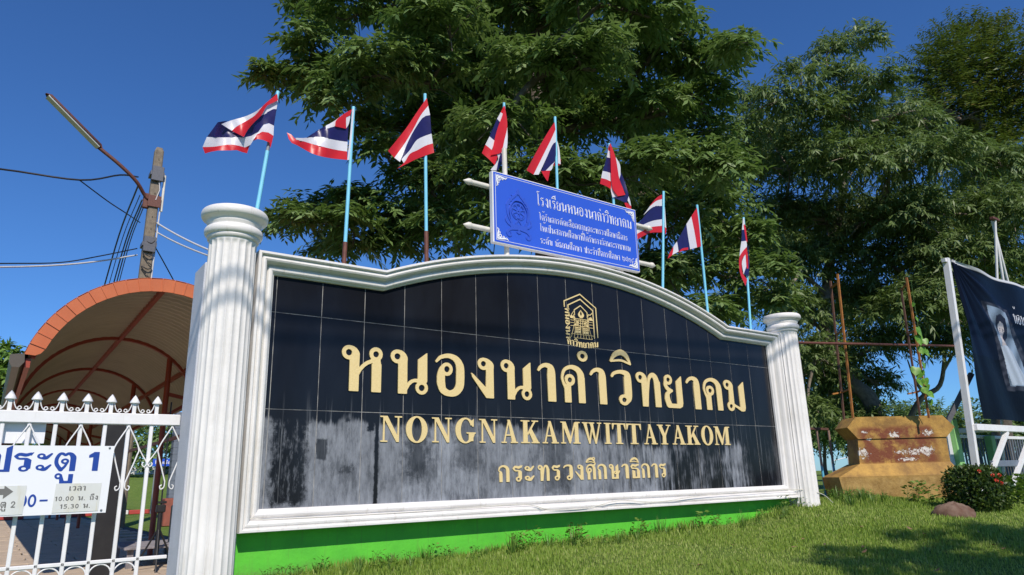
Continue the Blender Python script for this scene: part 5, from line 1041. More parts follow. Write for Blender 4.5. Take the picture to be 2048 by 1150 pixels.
Po = Vector(atD(1668, 1000, PD)); Po.z = -1.46; Po += Vector((CR[0][0], CR[0][1], 0)) * 0.065
ped = thing('pedestal', 'broken ochre concrete pedestal with peeling paint and two rod ladders on top', 'pedestal', Po, math.atan2(pu[1], pu[0]))
def pl(px, v, dd=0.0): return ((px + (1000 - v) * 0.15 - 1668) * (PD + dd) / FP * 1.0, dd, (-1.045 + (937.5 - v) * (PD + dd) / FP) + 1.46)
def slab_poly(pts, d0, d1): return [(pl(a, b)[0], d0, pl(a, b)[2]) for a, b in pts], (0, d1 - d0, 0)
m = MB(); p, d = slab_poly([(1690, 1006), (1912, 1014), (1916, 952), (1666, 952), (1676, 985)], 0.0, 0.46); m.prism(p, d); m.build('base', M['ochre'], ped)
m = MB(); a0 = pl(1667, 952)[0]; a1 = pl(1915, 952)[0]; z0 = pl(0, 952)[2] + 0.001; b0 = pl(1717, 927)[0]; b1_ = pl(1904, 927)[0]; z1 = pl(0, 927)[2]
m.add([(a0, 0.0, z0), (a1, 0.0, z0), (a1, 0.46, z0), (a0, 0.46, z0), (b0, 0.10, z1), (b1_, 0.10, z1), (b1_, 0.42, z1), (b0, 0.42, z1)], [(0, 1, 5, 4), (1, 2, 6, 5), (2, 3, 7, 6), (3, 0, 4, 7), (4, 5, 6, 7)]); m.build('sloped_ledge', M['ochre'], ped)
m = MB(); p, d = slab_poly([(1718, 928), (1905, 928), (1898, 877), (1714, 877)], 0.115, 0.40); m.prism(p, d); m.build('body', M['ochre'], ped)
m = MB(); p, d = slab_poly([(1714, 877), (1898, 877), (1915, 857), (1890, 833), (1708, 832), (1691, 853)], 0.10, 0.44); m.prism(p, d); m.build('head', M['ochre'], ped)
M['rust_rod'] = painted('rusty_orange_rod', (0.42, 0.17, 0.03), (0.22, 0.075, 0.025), 0.7, 10, 0.3, 60)
M['rust_dark'] = painted('dark_rusty_rod', (0.13, 0.06, 0.035), (0.08, 0.04, 0.03), 0.8, 10, 0.3, 60)
for nm, fb, ft, rb, rt_, lab in ((0, (1706, 836), (1675, 548), (1688, 838), (1661, 562), 'left rusty rod ladder standing on the ochre pedestal'), (1, (1858, 836), (1813, 555), (1841, 838), (1802, 578), 'right rusty rod ladder on the ochre pedestal, with the vine on it')):
    F = Vector(atD(fb[0], fb[1], PD + 0.18)); Rr = Vector(atD(rb[0], rb[1], PD + 0.36)); Rr.z = F.z
    th = thing('rod_ladder', lab, 'rod frame', F, group='rod ladders on the pedestal'); zt = up_to(F.x, F.y, ft[1]); zr = up_to(Rr.x, Rr.y, rt_[1])
    m = MB(); FT = W(ft[0], ft[1], PD + 0.18 + 0.263 * (zt - F.z)); m.bar(F, FT, 0.021); m.build('front_rod', M['rust_rod'], th, -F)
    m = MB(); RT = W(rt_[0], rt_[1], PD + 0.36 + 0.263 * (zr - F.z)); m.bar(Rr, RT, 0.020); m.build('rear_rod', M['rust_dark'], th, -F)
    for v in (565, 660, 778):
        z = up_to(F.x, F.y, v); k1 = (z - F.z) / (zt - F.z); k2 = min(1.0, (z - F.z) / (zr - F.z)); a1 = F.lerp(FT, min(1, k1)); a2 = Rr.lerp(RT, k2 - 0.01); m = MB(); m.bar(a1, a2, 0.018)
        if v == 778: m.bar(a2, a2 + Vector((-0.12, 0.05, -0.02)), 0.018)
        m.build('rung', M['rust_rod'], th, -F)
# vine
vn = thing('climbing_vine', 'bright green heart-leaved vine climbing the right rod ladder', 'vine', Vector(atD(1856, 820, 8.25))); vo = -vn.location
m = MB(); vp = [W(1858, 828, 8.25), W(1853, 790, 8.24), W(1848, 740, 8.22), W(1842, 690, 8.2), W(1834, 640, 8.2), W(1826, 590, 8.2), W(1822, 560, 8.2)]; m.tube(catmull(vp, 4), 0.004, 5); M['stem_green'] = painted('green_stem', (0.10, 0.18, 0.03), (0.08, 0.14, 0.03), 0.6, 4, 0); m.build('stem', M['stem_green'], vn, vo)
hp = [(0, 0), (0.25, 0.12), (0.48, 0.05), (0.58, -0.25), (0.42, -0.65), (0.0, -1.1), (-0.42, -0.65), (-0.58, -0.25), (-0.48, 0.05), (-0.25, 0.12)]
M['vine_leaf'] = leafmat('vine_leaf', (0.12, 0.30, 0.03), (0.17, 0.38, 0.04), (0.24, 0.45, 0.07), 0.4, 0.35)
vs = [(a * 0.5, 0.06 * abs(a) * (1 if b < 0 else 0.5), b * 0.5) for a, b in hp] + [(0, -0.02, -0.2)]
hm = np_mesh('leaf', vs, [(k, (k + 1) % 10, 10) for k in range(10)], True, rng.random(10)); hm.materials.append(M['vine_leaf'])
for px, py, s in ((1836, 655, 22), (1838, 672, 22), (1848, 678, 15), (1843, 694, 18), (1852, 700, 16), (1832, 735, 20), (1842, 740, 22), (1848, 726, 14), (1838, 758, 20), (1850, 757, 17), (1846, 774, 18), (1858, 784, 16), (1855, 770, 13), (1834, 635, 12), (1828, 606, 10), (1860, 800, 12)):
    o = obj('leaf', hm, vn, None, W(px, py, 8.18) + vo, (random.uniform(-0.5, 0.3), random.uniform(-0.5, 0.5), -0.45 + random.uniform(-0.5, 0.5))); k = s * 8.2 / FP * 1.7; o.scale = (k, k, k)
bar_a = Vector((5.15, 0.12, 0.325)); bar_b = W(1907, 692, 9.4); m = MB(); m.tube([bar_a, bar_b], 0.016, 8); tag(m.build('rusty_pipe', M['brown_pole']), 'long horizontal rusty pipe from the right column to the white billboard post', 'pipe')
# billboard
bb = thing('billboard_frame', 'white steel billboard frame with braces and platform at the right edge', 'billboard frame', (8.59, -0.29, -1.45)); bo2 = -bb.location
zt = up_to(8.59, -0.29, 517)
pb = Vector((8.59, -0.29, -1.5)); pt_ = W(1892, 517, 9.0 + 0.263 * (zt + 0.94)); m = MB(); m.bar(pb, pt_, 0.072); m.build('post', M['white_metal'], bb, bo2)
m = MB(); m.bbox(11.6, -0.335, -1.5, 11.69, -0.245, zt, 0.006); m.build('post', M['white_metal'], bb, bo2)
m = MB(); m.bbox(8.64, -0.40, -0.60, 12.2, -0.31, -0.515, 0.006); m.build('platform_beam', M['white_metal'], bb, bo2)
m = MB(); m.bbox(9.25, -0.31, -0.60, 9.33, 0.8, -0.53, 0.006); m.build('cross_beam', M['white_metal'], bb, bo2)
for xa, xb in ((9.62, 8.62), (10.5, 9.45), (11.4, 10.4)):
    m = MB(); m.bar((xa, -0.37, -0.60), (xb, -0.37, -1.30), 0.05, 0.05); m.build('brace', M['white_metal'], bb, bo2)
m = MB(); m.bbox(9.0, -0.36, -1.06, 12.2, -0.32, -0.98, 0.006); m.build('lower_beam', M['grey_blue'], bb, bo2)
m = MB(); m.bar(W(1893, 848, 9.5), W(1943, 747, 9.6), 0.06); m.build('back_stay', M['dark_steel'], bb, bo2)
m = MB(); m.bar(pt_ + Vector((0, 0, -0.03)), pt_ + Vector((-0.10, 0, -0.04)), 0.05); m.build('end_stub', M['white_metal'], bb, bo2)
# banner cloth with printed portrait
YB = -0.40
def zz(x, y): return (1860 + x / 3.194, 500 + y / 3.194)
t = NT('printed_banner_vinyl'); at = t.new('ShaderNodeVertexColor', layer_name='print'); t.set(at.outputs['Color'], 0.5, 0, 0.08); t.bump(t.noise(t.coord('Object'), 3.0, 5, 0.6), 0.25, 0.05); M['banner'] = t.m
bx0, bz0 = atY(1901, 519, YB)[0], atY(1901, 519, YB)[2]; bxe = atY(1964, 838, YB)[0] - bx0; bx1 = bx0 + 3.05; zl = atY(1964, 838, YB)[2]
NU, NV = 260, 150; V = []; C_ = []
def edge_x(s): return bx0 + bxe * s + 0.05 * math.sin(s * 6.3)
def inpoly(px, py, P):
    r_ = False; n = len(P)
    for i in range(n):
        ax, ay = P[i]; bx, by = P[(i + 1) % n]
        if (ay > py) != (by > py) and px < (bx - ax) * (py - ay) / (by - ay) + ax: r_ = not r_
    return r_
FR_O = [(330, 325), (505, 380), (545, 520), (640, 720), (700, 900), (510, 900), (455, 720), (410, 560)]
FR_I = [(358, 350), (487, 398), (525, 540), (600, 720), (640, 872), (520, 868), (470, 690), (425, 560)]
HAIR = [(415, 420), (440, 408), (478, 440), (492, 500), (492, 560), (470, 590), (455, 560), (470, 520), (462, 475), (440, 455), (428, 480), (430, 530), (418, 510)]
FACE = [(430, 480), (440, 455), (462, 472), (474, 520), (476, 560), (466, 592), (452, 588), (438, 555)]
NECK = [(448, 580), (470, 585), (482, 625), (452, 620)]
DRESS = [(440, 625), (460, 608), (485, 612), (520, 650), (560, 740), (610, 830), (620, 868), (528, 862), (495, 770), (455, 690)]
for i in range(NU + 1):
    for j in range(NV + 1):
        s = j / NV; u = (i / NU) ** 1.6
        xl = edge_x(s); x = xl + (bx1 - xl) * u; ztop = bz0 - 0.07 * math.sin(math.pi * min(1, u)) ; z = ztop + (zl - ztop) * s
        r_ = math.hypot(x - bx0, z - bz0); an = math.atan2(bz0 - z + 1e-6, x - bx0 + 1e-6)
        fold = 0.030 * math.sin(an * 16 + 0.6) * min(1, r_ * 1.5) * math.exp(-r_ * 0.55) + 0.02 * math.sin(x * 5 + z * 2.5) + 0.012 * math.sin(an * 34) * math.exp(-r_)
        y = YB - 0.03 - fold
        V.append((x, y, z))
        q = CR @ (np.array([x, YB - 0.03, z]) - CC); pu_, pv_ = 1024 + FP * q[0] / q[2], 575 - FP * q[1] / q[2]; X_, Y_ = (pu_ - 1860) * 3.194, (pv_ - 500) * 3.194
        c_ = (0.0028, 0.006, 0.018)
        if s > 0.60: c_ = (0.002, 0.004, 0.011)
        if j < 3: c_ = (0.6, 0.62, 0.66)
        if inpoly(X_, Y_, FR_O): q_ = 0.5 + 0.5 * math.sin(X_ * 0.12 + 1.5 * math.sin(Y_ * 0.08)); c_ = (0.012 + 0.03 * q_, 0.015 + 0.032 * q_, 0.026 + 0.04 * q_)
        if inpoly(X_, Y_, FR_I):
            c_ = tuple(np.array([0.20, 0.27, 0.36]) * (0.8 + 0.35 * math.sin(X_ * 0.05 + Y_ * 0.02)))
            if inpoly(X_, Y_, NECK): c_ = (0.36, 0.33, 0.33)
            if inpoly(X_, Y_, DRESS): c_ = tuple(np.array([0.40, 0.47, 0.56]) * (0.85 + 0.13 * math.sin(X_ * 0.16 - Y_ * 0.07)))
            if inpoly(X_, Y_, FACE):
                c_ = (0.46, 0.43, 0.43)
                for ex, ey in ((444, 512), (462, 516)):
                    if math.hypot((X_ - ex) / 5.5, (Y_ - ey) / 3.2) < 1: c_ = (0.05, 0.05, 0.07)
                    if math.hypot((X_ - ex) / 7, (Y_ - ey + 11) / 2.2) < 1: c_ = (0.08, 0.07, 0.08)
                if math.hypot((X_ - 460) / 7, (Y_ - 571) / 2.8) < 1: c_ = (0.22, 0.10, 0.12)
                if math.hypot((X_ - 456) / 2.5, (Y_ - 545) / 5) < 1: c_ = (0.32, 0.29, 0.30)
            if inpoly(X_, Y_, HAIR): c_ = (0.012, 0.012, 0.022)
        C_.append(c_ + (1.0,))
nv = NV + 1
bm_ = np_mesh('banner', V, [(i * nv + j, i * nv + j + 1, (i + 1) * nv + j + 1, (i + 1) * nv + j) for i in range(NU) for j in range(NV)], True)
ca = bm_.color_attributes.new('print', 'FLOAT_COLOR', 'POINT'); ca.data.foreach_set('color', np.array(C_, np.float32).ravel())
bn = obj('banner', bm_, None, M['banner']); tag(bn, 'dark navy banner printed with a framed portrait of a dark-haired person in a white dress', 'banner')
L, w = text_loops('น้อม', 0.15, 1.0, 0.01, 0.1, 1 / 20); x_, z_ = atY(*zz(533, 470), YB - 0.06)[0], atY(*zz(533, 470), YB - 0.06)[2]
M['print_white'] = painted('white_banner_print', (0.6, 0.62, 0.66), (0.55, 0.57, 0.6), 0.4, 3, 0)
obj('lettering', loops_mesh('lettering', place(L, x_, z_), 0.002, M['print_white']), bn, None, (0, YB - 0.075, 0))['kind'] = 'stuff'
# low blue and rusty fence
fn = thing('low_fence', 'low fence of upright bars, rusty above and light blue below, beside the right column', 'fence', (5.6, 0.12, -1.5)); fo = Vector((-5.6, -0.12, 1.5))
t = NT('half_rusted_blue_paint'); x, y, z = t.sep(t.coord('Position')); mk = t.step(t.math('ADD', z, t.math('MULTIPLY', t.noise(t.coord('Position'), 14, 3), 0.25)), -0.90, -0.78); c = t.mix(mk, (0.10, 0.42, 0.62), (0.26, 0.17, 0.13)); t.set(c, 0.6); M['halfblue'] = t.m
m = MB(); m.bbox(5.32, 0.62, -0.560, 6.9, 0.66, -0.530, 0.003); m.build('top_rail', M['rust_dark'], fn, fo)
for k in range(6):
    xk = 5.62 + 0.26 * k; m = MB(); m.tube([(xk, 0.64, -1.55), (xk, 0.64, -0.56)], 0.015, 8); m.build('bar', M['halfblue'], fn, fo)
m = MB(); m.bbox(5.45, 0.72, -1.7, 6.6, 0.95, -1.10, 0.03); tag(m.build('broken_block', M['ochre']), 'small brown broken block behind the low fence bars', 'block')
# steel fence and green posts behind the billboard
sf = thing('steel_fence', 'grey steel bar fence behind the white braces at the right edge', 'fence', (8.9, 0.55, -1.5)); so2 = Vector((-8.9, -0.55, 1.5))
m = MB(); m.bbox(8.75, 0.53, -0.62, 13.0, 0.57, -0.57, 0.004); m.bbox(8.75, 0.53, -1.38, 13.0, 0.57, -1.34, 0.004); m.build('rail', M['white_metal'], sf, so2)
m = MB(); m.bbox(-0.012, -0.012, -1.5, 0.012, 0.012, -0.60, 0.003); fbm = m.mesh('bar', M['grey_blue'])
for k in range(38): obj('bar', fbm, sf, None, Vector((8.85 + 0.11 * k, 0.55, 0)) + so2)
for k, xg in enumerate((9.85, 11.2)):
    m = MB(); m.bbox(xg, 0.42, -1.6, xg + 0.16, 0.52, -0.58, 0.006); tag(m.build('green_post', M['pale_green']), ('nearer' if k == 0 else 'farther') + ' pale green post of the steel fence under the platform', 'post')
gp2 = Vector(atD(1918, 945, 9.4)); m = MB(); m.bbox(gp2.x - 0.02, gp2.y - 0.05, -1.6, gp2.x + 0.12, gp2.y + 0.07, -0.42, 0.006); tag(m.build('green_post', M['pale_green']), 'pale green post between the ochre pedestal and the billboard post', 'post')
m = MB(); m.bbox(gp2.x - 0.16, gp2.y + 0.01, -1.6, gp2.x - 0.025, gp2.y + 0.10, -0.60, 0.006); tag(m.build('grey_post', M['white_render']), 'grey concrete post just right of the ochre pedestal', 'post')
# mast behind the banner
tp = W(1990, 440, 10.8); mast = thing('mast', 'slim white three-legged mast rising behind the banner', 'mast', Vector((tp.x, tp.y, -1.46))); mo = -mast.location
for q, (px, dd) in enumerate(((1999, 10.6), (2030, 10.7), (2054, 10.9))):
    m = MB(); b_ = W(px, 700, dd); b_ = tp + (b_ - tp) * ((tp.z + 1.46) / (tp.z - b_.z)); m.tube([b_, tp + Vector((0, 0.02 * q, 0))], 0.020, 8); m.build('leg', M['white_metal'], mast, mo)
m = MB(); m.bbox(tp.x - 0.12, tp.y - 0.03, tp.z - 0.01, tp.x + 0.10, tp.y + 0.03, tp.z + 0.03, 0.005); m.build('cap', M['brown_pole'], mast, mo)
# far goal on the playing field
gq = Vector(atD(1666, 944, 95)); gq.z = float(gz(gq.x, gq.y)); gl = thing('goal', 'white football goal frame far across the field', 'goal', gq, math.atan2(CR[0][1], CR[0][0])); m = MB(); m.tube([(0, 0, 0), (0, 0, 1.6)], 0.06, 6); m.tube([(0, 0, 1.6), (3.2, 2, 2.1)], 0.06, 6); m.tube([(0, 0, 0.05), (3.2, 2, 0.05)], 0.06, 6); m.tube([(3.2, 2, 0), (3.2, 2, 2.1)], 0.06, 6); m.build('frame', M['white_metal'], gl)
# rock
rk = Vector(atD(1910, 1034, 6.3)); M['rock'] = painted('reddish_stone', (0.11, 0.055, 0.032), (0.20, 0.14, 0.10), 0.85, 9, 0.9, 40)
vs = []; fs = []; nr, nc = 14, 28
for i in range(nr + 1):
    ph = math.pi / 2 * i / nr * 1.25
    for j in range(nc):
        th_ = 2 * math.pi * j / nc; k = 1 + 0.07 * math.sin(3 * th_ + 1) + 0.05 * math.sin(5 * th_ + ph * 4) + 0.03 * math.sin(9 * th_ + 7 * ph)
        vs.append((0.20 * k * math.sin(ph) ** 0.85 * math.cos(th_), 0.13 * k * math.sin(ph) * math.sin(th_), 0.105 * math.cos(ph) * (1 + 0.12 * math.sin(2 * th_)) + 0.012 * math.sin(7 * th_ + 5 * ph)))
for i in range(nr):
    for j in range(nc): fs.append((i * nc + j, (i + 1) * nc + j, (i + 1) * nc + (j + 1) % nc, i * nc + (j + 1) % nc))
o = obj('rock', np_mesh('rock', vs, fs, True), None, M['rock'], (rk.x, rk.y, float(gz(rk.x, rk.y)) + 0.012), (0.05, 0.08, -0.45)); tag(o, 'low rounded reddish rock in the grass in front of the clipped shrub', 'rock')

# ------------------------------------------------------------------ foliage
def quads_leaves(P, D, N, Ln, Wd, fold=0.15):
    """kite leaves: base P, direction D, normal N, length, width"""
    D = D / np.linalg.norm(D, axis=1, keepdims=True); S = np.cross(D, N); S /= (np.linalg.norm(S, axis=1, keepdims=True) + 1e-9); Nn = np.cross(S, D)
    n = len(P); Ln = Ln[:, None]; Wd = Wd[:, None]; mid = P + D * Ln * 0.45
    V = np.empty((n, 4, 3)); V[:, 0] = P; V[:, 1] = mid + S * Wd * 0.5 + Nn * Wd * fold; V[:, 2] = P + D * Ln - Nn * Ln * 0.06; V[:, 3] = mid - S * Wd * 0.5 + Nn * Wd * fold
    return V.reshape(-1, 3)
def unit(n): v = rng.normal(size=(n, 3)); return v / np.linalg.norm(v, axis=1, keepdims=True)
def crown(clumps, kind):
    """clumps: (centre, radius); returns vertices and per-leaf shade"""
    VV = []; SS = []; BR = []
    cl2 = []
    for c, r in clumps:
        if kind.get('split'):
            cl2.append((c, r * 0.62, 0.55))
            for _ in range(kind['split']):
                o_ = unit(1)[0]; o_[2] = abs(o_[2]) * 0.7 - 0.15; cl2.append((tuple(np.array(c) + o_ * r * 0.62), r * random.uniform(0.38, 0.52), 1.5))
        else: cl2.append((c, r, 1.0))
    for c, r, w_ in cl2:
        n = int(w_ * kind['n'] * (r / kind['r0']) ** 2 * random.uniform(0.8, 1.2)) + 6
        d = unit(n); d[:, 2] = np.where(d[:, 2] < kind.get('low', -0.35), -d[:, 2], d[:, 2]); rad = r * (0.5 + 0.58 * rng.random(n) ** 0.5)[:, None]
        q = 1 + 0.28 * np.sin(d[:, :1] * 5 + c[0]) * np.cos(d[:, 2:] * 4 + c[1])
        p = np.array(c) + d * rad * q * np.array([1.1, 1.1, kind.get('flat', 0.72)])
        dirn = d * 0.8 + unit(n) * 0.5; dirn[:, 2] += kind.get('lift', -0.1); dirn /= np.linalg.norm(dirn, axis=1, keepdims=True)
        k = kind['k']; tt = np.tile(np.linspace(0.1, 1, k), n); P0 = np.repeat(p, k, 0); Dd = np.repeat(dirn, k, 0); L = np.repeat(kind['twig'] * (0.7 + 0.6 * rng.random(n)), k)
        side = np.cross(Dd, [0, 0, 1.0]); side /= (np.linalg.norm(side, axis=1, keepdims=True) + 1e-6); sg_ = np.tile(np.where(np.arange(k) % 2, 1.0, -1.0), n)[:, None]
        base = P0 + Dd * (L * tt)[:, None] - np.array([0, 0, 1.0]) * (kind['droop'] * L * tt ** 2)[:, None]
        ld = Dd * kind['fwd'] + side * sg_ * kind['side'] + np.array([0, 0, -kind['hang']]) + rng.normal(size=base.shape) * kind['jit']
        nn = np.array([0, 0, 1.0]) + Dd * 0.5 + rng.normal(size=base.shape) * 0.35
        ln = kind['len'] * (0.65 + 0.6 * rng.random(len(base))); wd = kind['wid'] * (0.7 + 0.5 * rng.random(len(base)))
        VV.append(quads_leaves(base, ld, nn, ln, wd))
        sh = np.repeat(0.35 + 0.25 * rng.random(n) + random.uniform(-0.15, 0.2), k) + rng.normal(size=len(base)) * 0.12; SS.append(np.clip(sh, 0, 1))
    V = np.concatenate(VV); return V, np.concatenate(SS)
def leaf_obj(name, V, S, mat, parent, off):
    F = np.arange(len(V)).reshape(-1, 4); o = obj(name, np_mesh(name, V, F, False, S), parent, mat, off); o['kind'] = 'stuff'; return o
KB = dict(split=4, low=-0.2, n=88, r0=0.57, k=12, twig=0.30, droop=0.55, fwd=0.55, side=0.7, hang=0.62, jit=0.22, len=0.14, wid=0.046, lift=0.22, flat=0.74)
KS = dict(split=4, low=-0.4, n=150, r0=0.85, k=14, twig=0.36, droop=0.35, fwd=0.6, side=0.55, hang=0.7, jit=0.36, len=0.155, wid=0.036, lift=0.05)
KF = dict(n=340, r0=1.2, k=16, twig=0.75, droop=0.15, fwd=0.35, side=0.9, hang=0.15, jit=0.16, len=0.17, wid=0.05, lift=0.25)
KG = dict(n=70, r0=1.5, k=10, twig=0.9, droop=0.3, fwd=0.6, side=0.6, hang=0.4, jit=0.3, len=0.38, wid=0.16)
def tree(name, label, base, trunk, clumps, kind, leaf, bark, r0, group=None, fork=None):
    th = thing(name, label, 'tree', base, group=group); off = -Vector(base)
    C = [(Vector(atD(u, v, d)), r * (0.92 if kind.get('split') else 1) * d / FP) for u, v, r, d in clumps]
    V, S = crown([(tuple(c), r) for c, r in C], kind); leaf_obj('crown', V, S, leaf, th, off)
    tp_ = [Vector(p) for p in trunk]; m = MB(); T = catmull(tp_, 5); m.tube(T, list(np.linspace(r0, r0 * 0.5, len(T))), 14); m.build('trunk', bark, th, off)
    nodes = [(Vector(tuple(T[-1])), r0 * 0.5)] + [(Vector(tuple(q)), r0 * 0.55) for q in T[len(T) // 2::3]]
    for c, r in sorted(C, key=lambda q: (q[0] - nodes[0][0]).length):
        n_, rr = min(nodes, key=lambda q: (q[0] - c).length + 0.25 * abs(q[0].z - c.z)); L = (c - n_).length
        if L < 0.05: continue
        r1 = max(0.012, min(rr * 0.72, 0.05 + r0 * 0.3)); mid = n_.lerp(c, 0.5) + Vector((random.uniform(-.12, .12), random.uniform(-.12, .12), random.uniform(-.05, .16))) * L
        P_ = catmull([n_, mid, c], 4); m = MB(); m.tube(P_, list(np.linspace(r1, r1 * 0.45, len(P_))), 7)
        for _ in range(3):
            e_ = c + Vector(tuple(unit(1)[0])) * r * 0.8; m.tube([P_[-3], Vector(P_[-3]).lerp(e_, 0.5) + Vector((0, 0, 0.05)), e_], [r1 * 0.4, r1 * 0.25, 0.006], 5)
        m.build('limb', bark, th, off); nodes.append((c, r1))
    return th
# clump tables (picture column, row, radius in picture pixels, distance in metres)
def J(L, d, dj=1.2): return [(u, v, r, d + random.uniform(-dj, dj)) for u, v, r in L]
A = [(600, 20, 50), (690, 40, 75), (790, 10, 95), (900, 50, 95), (1000, 0, 105), (1100, 45, 95), (1200, 10, 95), (1300, 35, 80), (1360, 60, 50), (625, 95, 45), (625, 165, 45), (560, 158, 28), (525, 152, 16), (680, 180, 62), (760, 150, 85), (860, 165, 95), (970, 150, 95), (1080, 150, 95), (1190, 140, 95), (1290, 130, 88), (1385, 130, 66), (1445, 112, 42), (1482, 95, 22),
     (650, 212, 28), (728, 262, 36), (768, 305, 28), (810, 260, 78), (900, 270, 88), (1000, 270, 88), (1110, 260, 88), (1220, 240, 95), (1320, 230, 80), (1400, 200, 52), (1425, 280, 50), (822, 362, 40), (865, 385, 75), (960, 380, 80), (1060, 360, 90), (1170, 370, 90), (1280, 350, 90), (1380, 330, 70), (1450, 350, 50),
     (560, 450, 26), (590, 445, 30), (615, 430, 40), (660, 425, 52), (700, 455, 52), (700, 400, 30), (760, 430, 58), (830, 470, 65), (650, 490, 28), (705, 500, 36), (780, 495, 45), (900, 470, 78), (1000, 470, 78), (1340, 455, 82), (1430, 430, 72), (1490, 490, 60), (1340, 560, 80), (1440, 550, 72), (1520, 560, 48), (1555, 610, 30), (1480, 620, 60), (1400, 640, 66), (1290, 560, 66)]
far_ = [(880, 100, 110), (1050, 90, 120), (1220, 90, 110), (800, 200, 90), (950, 240, 115), (1120, 230, 120), (1290, 220, 110), (900, 350, 95), (1060, 400, 110), (1200, 420, 110), (1330, 400, 110), (860, 440, 70), (1420, 500, 85), (1300, 560, 90)]
tb_ = Vector(atD(1130, 900, 10.6)); tb_.z = -1.95
tree('broadleaf_tree', 'large dark broadleaf tree filling the middle of the picture behind the name wall', tb_, [tb_, tb_ + Vector((0.1, 0, 1.6)), tb_ + Vector((-0.15, 0.1, 3.0)), Vector(atD(1090, 330, 10.8)), Vector(atD(1060, 150, 11))],
     J(A, 9.4, 0.9) + J(far_, 11.6, 0.9), KB, M['leaf_broad'], M['bark'], 0.26)
B_ = [(1500, 200, 40), (1470, 270, 55), (1560, 200, 46), (1600, 150, 42), (1540, 270, 66), (1655, 105, 46), (1720, 85, 46), (1690, 165, 62), (1765, 165, 44), (1610, 230, 66), (1700, 240, 72), (1790, 230, 55), (1850, 250, 40), (1480, 350, 66), (1580, 340, 80), (1680, 330, 82), (1780, 330, 82), (1870, 320, 66), (1950, 340, 66), (2030, 330, 60), (1550, 440, 72), (1650, 440, 82), (1760, 440, 88), (1860, 430, 82), (1960, 430, 80), (2050, 440, 80),
      (1600, 540, 82), (1700, 530, 88), (1800, 540, 86), (1900, 520, 80), (2000, 520, 80), (1560, 600, 50), (1620, 640, 78), (1720, 620, 78), (1810, 620, 62), (1890, 620, 66), (1970, 610, 60), (1630, 720, 66), (1660, 780, 56), (1740, 700, 50), (1620, 830, 40), (1860, 680, 46), (1790, 690, 46), (1700, 840, 36), (1680, 740, 44), (1760, 770, 36), (1900, 700, 36), (1660, 840, 40), (1610, 760, 50), (1950, 680, 50), (1830, 600, 60), (1740, 840, 24)]
fB = [(1560, 330, 110), (1700, 300, 120), (1640, 480, 120), (1800, 450, 120), (1950, 480, 120), (1700, 620, 100), (1880, 580, 100), (1640, 740, 90), (1550, 520, 80), (2050, 560, 90), (1610, 820, 70), (1680, 800, 50), (1900, 650, 60), (1760, 640, 70), (2020, 650, 70)]
tb_ = Vector(atD(1772, 850, 13.6)); tb_.z = -1.5
tree('sickle_leaf_tree', 'tall grey-green narrow-leaved tree behind the pedestal, with a leaning trunk', tb_, [tb_, Vector(atD(1745, 810, 13.6)), Vector(atD(1705, 765, 13.8)), Vector(atD(1660, 690, 14.2)), Vector(atD(1655, 560, 14.6)), Vector(atD(1690, 360, 15))],
     J([(a, b, c * (0.78 if b < 240 else 1)) for a, b, c in B_], 13.8, 1.2) + J(fB, 16.6, 1.0), KS, M['leaf_sickle'], M['bark_pale'], 0.17)
# bare pale branch right of the trunk
tb_ = Vector(atD(1800, 865, 14.8)); tb_.z = -1.5
dt = thing('bare_tree', 'leafless pale branching stem between the leaning trunk and the billboard post', 'tree', tb_); m = MB()
for pts, r in (([(1800, 880), (1840, 800), (1880, 770), (1890, 700), (1896, 640)], 0.07), ([(1850, 790), (1830, 760), (1815, 720)], 0.04), ([(1885, 745), (1915, 690), (1935, 640)], 0.035)):
    P_ = catmull([W(a, b, 14.8) for a, b in pts], 5); m.tube(P_, list(np.linspace(r, r * 0.3, len(P_))), 8)
m.build('trunk', M['bark_pale'], dt, -tb_)
Cc = [(1930, 100, 48), (1880, 140, 42), (1990, 100, 46), (2040, 130, 44), (1950, 170, 66), (1870, 200, 44), (2030, 200, 62), (1920, 240, 62), (2000, 270, 66), (1890, 290, 50), (2060, 290, 60), (1960, 330, 60), (2050, 380, 66), (1980, 400, 60), (2070, 180, 40)]
tb_ = Vector(atD(1990, 860, 23)); tb_.z = -1.5
tree('feathery_tree', 'tall feathery-leaved tree with yellow pods at the far right', tb_, [tb_, Vector(atD(1988, 600, 23)), Vector(atD(1975, 400, 23)), Vector(atD(1960, 250, 23))], J(Cc, 23, 1.2), KF, M['leaf_feather'], M['bark'], 0.3)
gr_ = 'trees beyond the playing field'
lt = [((0, 760, 45), (8, 830, 40), (-30, 800, 60), (-5, 710, 26)), ((258, 880, 26), (285, 905, 24), (270, 925, 26)), ((318, 905, 34), (345, 880, 30), (300, 870, 26)), ((235, 930, 26), (215, 905, 30)), ((370, 930, 30), (395, 900, 36))]
for k, (cl, lab, d) in enumerate(zip(lt, ('sunlit green tree at the left edge beyond the roof gutter', 'round dark tree across the lawn, seen between the gate bars', 'tree beside the blue sign across the lawn, seen through the gate', 'bushy tree far across the lawn, left of the round dark tree', 'far tree across the lawn hidden mostly by the gate pier'), (26, 48, 52, 56, 55))):
    tb_ = Vector(atD(cl[0][0], 930, d)); tb_.z = float(gz(tb_.x, tb_.y)); tree('distant_tree', lab, tb_, [tb_, tb_ + Vector((0, 0, 1.5)), Vector(atD(cl[0][0], cl[0][1], d))], [(a, b, r, d) for a, b, r in cl], dict(KG, n=160, r0=0.8, len=0.26, wid=0.10, twig=0.4) if k == 0 else dict(KG, n=120), M['leaf_broad'] if k else M['leaf_weed'], M['bark'], 0.16, gr_)
